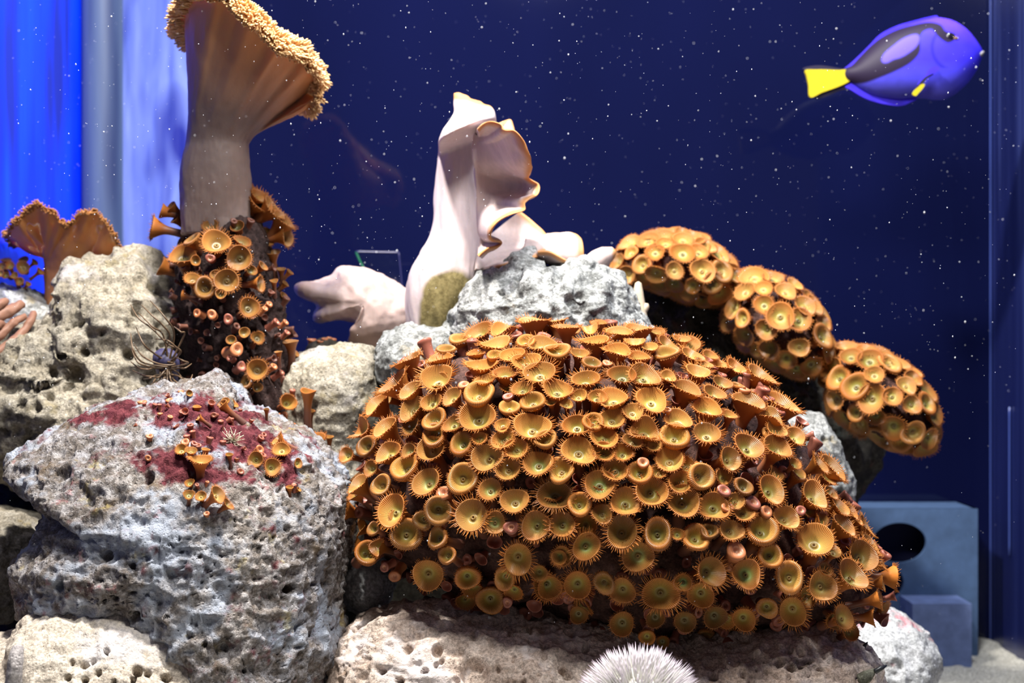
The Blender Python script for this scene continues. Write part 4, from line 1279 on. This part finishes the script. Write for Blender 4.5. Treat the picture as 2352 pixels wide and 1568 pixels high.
sheet('cap_fold', [(1092, 306, -0.045), (1088, 350, -0.046), (1092, 420, -0.042), (1100, 500, -0.038), (1104, 575, -0.035)],
      [(1100, 304, -0.085), (1120, 288, -0.10), (1148, 292, -0.11), (1158, 303, -0.115), (1182, 304, -0.122), (1202, 330, -0.122), (1219, 366, -0.115), (1221, 396, -0.09), (1216, 408, -0.065), (1238, 424, -0.062), (1234, 450, -0.070), (1204, 466, -0.085), (1205, 484, -0.095), (1178, 487, -0.105), (1148, 502, -0.112), (1130, 525, -0.112), (1128, 548, -0.10), (1152, 560, -0.075), (1120, 575, -0.08), (1100, 590, -0.095)],
      YP, pale, 'pale_fold', 260, 40, 0.0055, 0.014, 0.004, 2, 0.012)
sheet('cap_fold', [(1090, 320, -0.01), (1105, 345, -0.01), (1120, 370, -0.01)], [(1128, 288, -0.005), (1150, 282, -0.004), (1172, 274, 0.0), (1180, 290, -0.002), (1183, 306, -0.005)], YP, pale, 'pale_fold', 60, 20, 0.006, 0.004, 0.002, 5, 0.0)
sheet('cap_fold', [(1105, 555, 0.0), (1095, 590, -0.01), (1090, 620, -0.02)], [(1195, 486, 0.02), (1228, 512, 0.015), (1258, 545, 0.0), (1250, 575, -0.03), (1236, 590, -0.05), (1190, 600, -0.05), (1140, 615, -0.045)], YP, pale, 'pale_fold', 120, 26, 0.006, 0.012, 0.003, 7, 0.004)
sheet('cap_lobe', [(1215, 545, 0.01), (1205, 560, -0.02), (1200, 585, -0.03), (1215, 610, -0.01)], [(1262, 545, 0.005), (1300, 540, -0.01), (1320, 536, -0.03), (1337, 552, -0.045), (1341, 590, -0.05), (1335, 615, -0.03), (1300, 598, -0.06), (1268, 580, -0.065), (1236, 578, -0.06)], YP, pale, 'pale_fold', 140, 26, 0.007, 0.01, 0.002, 9, 0.0)
lb = tube('cap_lobe', [(1330, 640, 26, 0.8, 0.03), (1355, 618, 34, 0.8, 0.03), (1375, 595, 36, 0.8, 0.03), (1388, 578, 28, 0.8, 0.03), (1394, 568, 12, 0.7, 0.03)], YP, 40, 8, wr=0.002, wf=40, seed=8)
attr(lb, 'edge', np.clip((proj(get_co(lb))[0] - 1404) / 6, 0, 1))
link('cap_lobe', lb, M['pale_fold'], pale)

# ---- the reclining pale coral left of it
recl = lump('leather_coral', [(945, 672), (905, 650), (870, 630), (838, 618), (800, 613), (776, 616), (762, 632), (735, 645), (700, 650), (682, 658), (690, 676), (722, 692), (733, 708), (722, 732), (745, 738), (790, 730), (822, 742), (830, 760), (800, 792), (820, 802), (870, 815), (910, 800), (960, 775), (990, 730)], 1.60, 0.05, 0.04, center=(845, 700), n=2.3, N=130)
v = get_co(recl)
set_co(recl, v + normals_of(recl) * (0.006 * fbm(v * 26, 3, 12) + 0.0015 * fbm(v * 90, 2, 13))[:, None])
px, py = proj(get_co(recl))
attr(recl, 'edge', np.clip((730 - px) / 40, 0, 1) * 0.5 + np.clip((py - 735) / 40, 0, 1) * 0.35)
tag(link('leather_coral', recl, M['pale_tan']), 'reclining pale leather coral with blunt lobes beside the tall pale coral', 'coral', 'pale leather corals')

# ---- finger corals
fc = thing('finger_coral', tuple(W(-30, 820, 1.50)), 'pinkish-brown finger coral reaching in from the frame edge', 'coral')
for pts, r in (([(-70, 840), (0, 806), (45, 772), (70, 735), (78, 718)], [0.007, 0.0048, 0.0044, 0.0038, 0.0026]), ([(-70, 800), (-10, 775), (30, 742), (58, 725)], [0.0065, 0.0045, 0.0042, 0.0032]), ([(-70, 760), (-20, 735), (20, 715), (50, 698)], [0.008, 0.0065, 0.006, 0.005]), ([(-60, 730), (-10, 705), (14, 690)], [0.006, 0.0045, 0.0035]), ([(-40, 770), (-6, 745), (8, 748)], [0.006, 0.005, 0.004])):
    me = pipe('branch', [W(-130, 870, 1.47)] + [W(x, y, 1.46 + 0.012 * i) for i, (x, y) in enumerate(pts)], [r[0] * 1.2] + r, 20, 12)
    v = get_co(me)
    set_co(me, v + normals_of(me) * (0.0014 * fbm(v * 170, 2, 3))[:, None])
    link('branch', me, M['finger'], fc)
sp = thing('finger_sponge', tuple(W(1470, 730, 1.52)), 'small cream branching sponge between the craggy rock and the back domes', 'sponge')
for pts, r in (([(1472, 735), (1468, 700), (1466, 672), (1466, 650)], [0.007, 0.006, 0.005, 0.003]), ([(1468, 710), (1455, 690), (1446, 672), (1442, 660)], [0.005, 0.0045, 0.004, 0.003]), ([(1472, 720), (1482, 705), (1486, 700)], [0.005, 0.004, 0.003])):
    link('branch', pipe('branch', [W(x, y, 1.52) for x, y in pts], r, 14, 6), M['finger_pale'], sp)

# ---- tube anemone
M['anem'] = simple('anemone_disc', (0.05, 0.045, 0.10), 0.5, 0.3, 0.1, 0.0, 0.3)
M['tentacle'] = simple('anemone_tentacle', (0.15, 0.095, 0.055), 0.4, 0.4, 0.0, 0.2, 0.2)
YA = 1.385
an = thing('tube_anemone', tuple(W(385, 860, YA)), 'tube anemone with a dusky violet disc and thin brown curling tentacles', 'anemone')
link('disc', tube('disc', [(392, 885, 16, 1, 0.02), (388, 860, 24, 1, 0.01), (383, 835, 30, 1, 0.0), (380, 812, 27, 0.9, 0.0), (380, 800, 10, 0.9, 0.0)], YA, 30, 6, wr=0.002, wf=60), M['anem'], an)
ag = np.random.RandomState(4)
TENT = [[(300, 700), (318, 730), (350, 755), (385, 790), (412, 808)], [(312, 750), (330, 790), (355, 812)], [(308, 790), (325, 815), (350, 830), (378, 838), (402, 836)], [(302, 800), (315, 830), (335, 840), (352, 842)], [(300, 830), (320, 845), (340, 848), (352, 845)], [(304, 850), (330, 862), (352, 865), (365, 866)], [(315, 892), (338, 892), (350, 880), (360, 868)], [(318, 718), (350, 750), (375, 770)],
        [(358, 778), (385, 782), (402, 795), (415, 810)], [(400, 750), (415, 762), (422, 772)], [(404, 820), (420, 828), (430, 835)], [(362, 908), (362, 890), (368, 875)], [(374, 912), (372, 892), (374, 878)], [(390, 906), (386, 890), (384, 878)], [(402, 898), (398, 880), (392, 872)], [(415, 896), (408, 880), (398, 870)], [(430, 888), (418, 870), (405, 862)], [(442, 860), (436, 872), (420, 868), (408, 855)], [(345, 905), (352, 888), (360, 876)],
        [(330, 870), (345, 868), (358, 862)], [(440, 835), (425, 845), (408, 846)], [(300, 765), (305, 800), (322, 828), (350, 838)], [(325, 700), (350, 725), (372, 745), (390, 775)], [(345, 690), (380, 730), (400, 770)]]
for k, pts in enumerate(TENT):
    n = len(pts)
    P = [W(x, y, YA - 0.014 - 0.012 * math.sin(math.pi * i / (n - 1)) + ag.uniform(-0.003, 0.003)) for i, (x, y) in enumerate(pts)]
    P.append(W(381 + ag.uniform(-16, 16), 845 + ag.uniform(-18, 18), YA - 0.008))
    # outer end curls a little
    link('tentacle', pipe('tentacle', P, [0.0004] + [0.0008] * (len(P) - 2) + [0.0011], 8, 10), M['tentacle'], an)

# ---- white hair tuft on the maroon crust
M['white_hair'] = simple('white_filament', (0.72, 0.66, 0.52), 0.5, 0.3, 0, 0.3)
ht = []
hb = W(533, 1010, 1.175)
d_, h_, n_ = ray(BV['front'], 536, 1012)
hb = np.array(h_) if h_ is not None else hb
for k in range(46):
    a = ag.uniform(0, 6.283)
    L = ag.uniform(0.004, 0.012)
    e = np.array([math.cos(a) * L, -0.3 * L, math.sin(a) * L * 0.9 + 0.003])
    ht.append(pipe('f', [hb + [0, 0.001, 0], hb + e * 0.5 + ag.uniform(-1, 1, 3) * 0.002 + [0, -0.004, 0], hb + e], [0.0004, 0.0003, 0.0002], 4, 3))
HV, HQ, HT, off = [], [], [], 0
for m_ in ht:
    HV.append(get_co(m_))
    for p in m_.polygons:
        (HQ if len(p.vertices) == 4 else HT).append([i + off for i in p.vertices])
    off += len(m_.vertices)
    bpy.data.meshes.remove(m_)
tag(link('hair_tuft', np_mesh('hair_tuft', np.vstack(HV), HQ, HT), M['white_hair']), 'tuft of fine whitish filaments on the maroon crust of the boulder', 'algae', kind='stuff')

# ---- worm tube at the lower frame corner
M['tubeworm'] = rock_mat('worm_tube', (0.66, 0.62, 0.60), (0.52, 0.48, 0.48), (0.2, 0.18, 0.18), [], 0.6)
wt = pipe('worm_tube', [W(24, 1660, 1.115), W(30, 1580, 1.112), (W(36, 1520, 1.112)), W(42, 1486, 1.118)], [0.0055, 0.0058, 0.0055, 0.004], 24, 12)
v = get_co(wt)
set_co(wt, v + normals_of(wt) * (0.0008 * fbm(v * 300, 2, 3))[:, None])
tag(link('worm_tube', wt, M['tubeworm']), 'fuzzy pale worm tube standing at the corner of the cream rock', 'worm tube')

# ------------------------------------------------------------------ blue tang
YT = 1.70


def fc_(pts):
    return [(1780 + x / 4.112, y / 4.112) for x, y in pts]


BODY = fc_([(1955, 478), (1905, 400), (1850, 330), (1760, 245), (1650, 190), (1530, 172), (1440, 190), (1300, 225), (1150, 280), (1010, 350), (900, 440), (800, 540), (720, 622), (655, 655), (655, 745), (740, 800), (820, 850), (950, 905), (1150, 935), (1290, 925), (1420, 928), (1500, 940), (1600, 938), (1700, 888), (1820, 780), (1900, 660), (1948, 545), (1965, 510)])
BLACK = fc_([(640, 640), (690, 625), (780, 530), (900, 428), (1000, 352), (1150, 278), (1300, 235), (1450, 208), (1560, 230), (1610, 290), (1680, 325), (1700, 372), (1640, 405), (1590, 385), (1540, 345), (1505, 300), (1470, 275), (1400, 300), (1372, 360), (1372, 480), (1320, 560), (1240, 620), (1120, 680), (1000, 730), (860, 780), (740, 795), (640, 775)])
OVAL = fc_([(1008, 555), (1038, 500), (1120, 430), (1200, 370), (1290, 330), (1350, 328), (1364, 380), (1325, 450), (1240, 515), (1180, 545), (1120, 562), (1060, 592), (1020, 590)])


def fish_mat():
    k = N('tang_skin')
    c = k.attr('pigment', 'Color')
    h = k.noise(900, 2, 0.5)
    return k.bsdf(c, 0.55, k.bump(h, 0.15, 0.0005), 0.2)


M['fish'] = fish_mat()
M['yellow'] = simple('tang_yellow', (0.52, 0.43, 0.012), 0.55, 0.3, 0, 0.15, 0.12)
M['fin_blue'] = simple('tang_fin_blue', (0.06, 0.035, 0.80), 0.45, 0.3, 0, 0.2, 0.2)
M['fin_black'] = simple('tang_fin_black', (0.014, 0.011, 0.035), 0.5, 0.3)
M['lips'] = simple('tang_lips', (0.22, 0.21, 0.22), 0.5, 0.3)
M['eye'] = simple('tang_eye', (0.008, 0.006, 0.012), 0.12, 0.6)
M['eye_glint'] = simple('tang_eye_glint', (0.20, 0.12, 0.09), 0.3, 0.5)
tang = thing('blue_tang', tuple(W(2060, 230, YT)), 'royal blue tang fish with black back marking and yellow tail swimming', 'fish')
fb_ = lump('body', BODY, YT, 0.027, 0.027, center=fc_([(1380, 560)])[0], n=2.0, N=230, rnd=0.85)
v = get_co(fb_)
# flank thickness from a smooth membrane over the outline, so the body swells without creases
_r, _h = 1.6, (1920, 20)
_nx, _ny = int((2280 - _h[0]) / _r), int((250 - _h[1]) / _r)
_gx, _gy = np.meshgrid(_h[0] + _r * np.arange(_nx), _h[1] + _r * np.arange(_ny))
_m = inside(catmull(BODY, 400), _gx.ravel(), _gy.ravel()).reshape(_ny, _nx)
_ph = np.zeros((_ny, _nx))
for _ in range(4000):
    _ph[1:-1, 1:-1] = (0.25 * (_ph[:-2, 1:-1] + _ph[2:, 1:-1] + _ph[1:-1, :-2] + _ph[1:-1, 2:]) + 1.0) * _m[1:-1, 1:-1]
_ph /= _ph.max()
_qx, _qy = 1176 + F * v[:, 0] / YT, 784 - F * (v[:, 2] - ZC) / YT
_fx, _fy = np.clip((_qx - _h[0]) / _r, 0, _nx - 2.001), np.clip((_qy - _h[1]) / _r, 0, _ny - 2.001)
_ix, _iy = _fx.astype(int), _fy.astype(int)
_fx, _fy = _fx - _ix, _fy - _iy
_pv = _ph[_iy, _ix] * (1 - _fx) * (1 - _fy) + _ph[_iy, _ix + 1] * _fx * (1 - _fy) + _ph[_iy + 1, _ix] * (1 - _fx) * _fy + _ph[_iy + 1, _ix + 1] * _fx * _fy
v[:, 1] = YT + np.sign(v[:, 1] - YT + 1e-12) * 0.027 * np.sqrt(np.clip(_pv, 0, 1))
set_co(fb_, v)
v = get_co(fb_)
px, py = proj(v)
def soft(poly, w=2.2, ns=0):
    # antialiased membership from a few offset tests
    r = np.zeros(len(px))
    for a in range(8):
        r += inside(catmull(poly, 200), px + w * math.cos(a * 0.785), py + w * math.sin(a * 0.785))
    return r / 8
cx_, cy_ = (px - 1780) * 4.112, py * 4.112
blue = np.array([0.045, 0.030, 0.80])
low = np.array([0.10, 0.10, 0.62])
top = np.array([0.11, 0.05, 0.95])
t = np.clip((cy_ - 560) / 330, 0, 1)[:, None]
c = blue * (1 - t) + low * t
t = np.clip((330 - cy_ + (cx_ - 1400) * 0.25) / 220, 0, 1)[:, None]
c = c * (1 - t) + top * t
nz = fbm(v * 60, 3, 6)[:, None]
c = c * (1 + 0.22 * nz)
gill = np.exp(-((np.hypot(cx_ - 1700, cy_ - 450) - 215) / 16) ** 2) * (cx_ < 1640) * (cy_ > 300) * (cy_ < 640)
c = c * (1 - 0.45 * gill[:, None])
bk = soft(BLACK)[:, None]
c = c * (1 - bk) + np.array([0.016, 0.010, 0.030]) * bk
ov = soft(OVAL)[:, None]
c = c * (1 - ov) + np.array([0.11, 0.075, 0.75]) * ov
attr_col(fb_, 'pigment', np.concatenate([np.clip(c, 0, 1), np.ones((len(c), 1))], 1))
link('body', fb_, M['fish'], tang)
link('dorsal_fin', plate('dorsal_fin', fc_([(1530, 190), (1530, 147), (1450, 160), (1300, 198), (1150, 243), (1000, 318), (900, 418), (800, 518), (705, 605), (660, 640), (700, 640), (800, 560), (900, 470), (1010, 390), (1150, 320), (1300, 265), (1440, 230)]), YT - 0.002, 0.004), M['fin_blue'], tang)
link('anal_fin', plate('anal_fin', fc_([(660, 815), (720, 850), (800, 900), (870, 935), (950, 962), (1050, 985), (1150, 998), (1220, 992), (1290, 962), (1340, 935), (1300, 900), (1150, 890), (950, 860), (820, 800), (740, 780)]), YT - 0.002, 0.004), M['fin_blue'], tang)
link('tail_fin', plate('tail_fin', fc_([(690, 655), (800, 688), (760, 730), (690, 775), (600, 818), (450, 872), (335, 918), (318, 800), (300, 720), (288, 660), (380, 655), (480, 655), (600, 660)]), YT - 0.004, 0.005), M['yellow'], tang)
link('tail_margin', plate('tail_margin', fc_([(270, 640), (380, 618), (480, 622), (640, 650), (690, 668), (600, 668), (480, 662), (380, 662), (288, 666)]), YT - 0.001, 0.004, n=80), M['fin_black'], tang)
link('tail_margin', plate('tail_margin', fc_([(380, 905), (450, 868), (600, 812), (690, 770), (760, 740), (780, 790), (700, 830), (600, 860), (480, 910), (400, 930)]), YT - 0.001, 0.004, n=80), M['fin_black'], tang)
pf = link('pectoral_fin', plate('pectoral_fin', fc_([(1545, 625), (1555, 655), (1480, 715), (1430, 745), (1395, 790), (1355, 800), (1345, 815), (1370, 760), (1420, 715), (1450, 665), (1500, 625)]), YT - 0.034, 0.0025, n=70), M['fin_blue'], tang)
link('fin_band', plate('fin_band', fc_([(1500, 690), (1440, 735), (1400, 790), (1345, 850), (1310, 880), (1345, 810), (1400, 745), (1440, 715)]), YT - 0.036, 0.0025, n=60), M['fin_black'], pf)
link('fin_tip', plate('fin_tip', fc_([(1415, 795), (1400, 830), (1360, 875), (1330, 905), (1300, 890), (1315, 855), (1360, 815), (1385, 795)]), YT - 0.0375, 0.0025, n=60), M['yellow'], pf)
ey = fc_([(1655, 352)])[0]
eye = link('eye', tube('eye', [(ey[0], ey[1] + 11, 2, 0.5, 0), (ey[0], ey[1] + 8, 9, 0.5, 0), (ey[0], ey[1], 13, 0.5, 0), (ey[0], ey[1] - 8, 9, 0.5, 0), (ey[0], ey[1] - 11, 2, 0.5, 0)], YT - 0.0215, 30, 6), M['eye'], tang)
i2 = fc_([(1700, 360)])[0]
link('eye_glint', tube('eye_glint', [(i2[0], i2[1] + 5, 1, 0.5, 0), (i2[0], i2[1] + 3, 6, 0.5, 0), (i2[0], i2[1], 7.5, 0.5, 0), (i2[0], i2[1] - 3, 6, 0.5, 0), (i2[0], i2[1] - 5, 1, 0.5, 0)], YT - 0.0225, 24, 5), M['eye_glint'], eye)  # highlight on the eye, modelled as a small coloured bead
mo = fc_([(1918, 530)])[0]
link('mouth', lump('mouth', fc_([(1870, 535), (1890, 508), (1930, 488), (1960, 485), (1968, 505), (1955, 535), (1925, 562), (1885, 562)]), YT, 0.012, 0.012, N=30), M['lips'], tang)

# ------------------------------------------------------------------ sea urchin and small things
M['urchin'] = simple('urchin_test', (0.62, 0.60, 0.55), 0.7, 0.2, 0, 0, 0.1)
k = N('urchin_spine')
tf_ = k.attr('tip')
k.bsdf(k.ramp(tf_, [(0.0, (0.74, 0.74, 0.68)), (0.55, (0.80, 0.78, 0.78)), (1.0, (0.46, 0.36, 0.46))]), 0.5, None, 0.3, 0, transl=0.15)
M['spine'] = k.m
YU = 1.125
uc = np.array(W(1468, 1640, YU))
ur = thing('sea_urchin', tuple(W(1468, 1730, YU)), 'white sea urchin with fine lilac-tipped spines below the polyp mound', 'sea urchin')
rr = 112 / F * YU
U = lump('test', [(1468 + 112 * math.cos(a), 1640 - 104 * math.sin(a)) for a in np.linspace(0, 2 * math.pi, 24, endpoint=False)], YU, rr, rr, N=60)
link('test', U, M['urchin'], ur)
SV, SQ, ST, tip = [], [], [], []
ug = np.random.RandomState(2)
ns = 2600
for i in range(ns):
    z = 1 - 1.5 * (i + 0.5) / ns
    a = i * 2.39996
    d = np.array([math.cos(a) * math.sqrt(max(0, 1 - z * z)), math.sin(a) * math.sqrt(max(0, 1 - z * z)), z])
    if d[1] > 0.6:
        continue
    d = d + ug.uniform(-1, 1, 3) * 0.16
    d /= np.linalg.norm(d)
    L = ug.uniform(0.010, 0.0185)
    p = uc + d * rr * 0.97
    u = np.cross(d, [0.2, 0.5, 0.8])
    u /= np.linalg.norm(u)
    w = np.cross(d, u)
    b = len(SV)
    for f, r in ((0, 0.00062), (0.6, 0.00048)):
        for e in range(4):
            SV.append(p + d * L * f + (u * math.cos(e * 1.5708) + w * math.sin(e * 1.5708)) * r)
            tip.append(f)
    SV.append(p + d * L)
    tip.append(1.0)
    for e in range(4):
        SQ.append((b + e, b + (e + 1) % 4, b + 4 + (e + 1) % 4, b + 4 + e))
        ST.append((b + 4 + e, b + 4 + (e + 1) % 4, b + 8))
sm = np_mesh('spines', SV, SQ, ST)
attr(sm, 'tip', tip)
so = link('spines', sm, M['spine'], ur)
so['kind'] = 'stuff'

M['black_spine'] = simple('black_spine', (0.02, 0.022, 0.025), 0.35, 0.4)
bs = thing('spiny_snail', tuple(W(1975, 1510, 1.30)), 'small black pointed shell tips poking up beside the white rock', 'shell')
for pts, r in (([(1972, 1508), (1982, 1488), (1993, 1474)], [0.0028, 0.0022, 0.0004]), ([(1968, 1504), (1974, 1492), (1978, 1481)], [0.0026, 0.002, 0.0005])):
    link('spine', pipe('spine', [W(x, y, 1.285) for x, y in pts], r, 10, 5), M['black_spine'], bs)
bs2 = thing('cone_shell', tuple(W(1995, 1560, 1.26)), 'small grey-green cone shell at the end of the wide pinkish rock', 'shell')
link('whorl', pipe('whorl', [W(1976, 1562, 1.235), W(1992, 1552, 1.235), W(2012, 1536, 1.24)], [0.0055, 0.0050, 0.0008], 16, 6), M['rock_olive'], bs2)
link('tip', pipe('tip', [W(2010, 1542, 1.235), W(2024, 1534, 1.235), W(2036, 1528, 1.24)], [0.0022, 0.002, 0.0006], 10, 4), M['black_spine'], bs2)

# ---- marine snow: specks drifting in the water
M['speck'] = simple('marine_snow', (0.85, 0.87, 0.95), 0.4, 0.5)
pg = np.random.RandomState(8)
ico = np.array([(1, 0, 0), (-1, 0, 0), (0, 1, 0), (0, -1, 0), (0, 0, 1), (0, 0, -1)], float)
icf = np.array([(0, 2, 4), (2, 1, 4), (1, 3, 4), (3, 0, 4), (2, 0, 5), (1, 2, 5), (3, 1, 5), (0, 3, 5)])
PV, PT = [], []
for i in range(2600):
    Y = pg.uniform(0.95, 1.93)
    p = W(pg.uniform(20, 2340), pg.uniform(-20, 1568) if pg.rand() < 0.35 else pg.uniform(-20, 900), Y)
    if p[2] < 0.02 or p[0] < XL + 0.01 or p[0] > XR - 0.01:
        continue
    r = 0.00016 + 0.00042 * pg.rand() ** 6
    s = np.array([1, 1, pg.uniform(0.8, 1.8)])
    PT.append(icf + len(PV) * 6)
    PV.append(p + ico * r * s)
tag(link('marine_snow', np_mesh('marine_snow', np.vstack(PV), None, np.vstack(PT)), M['speck']), 'tiny white specks drifting throughout the dark water', 'marine snow', kind='stuff')
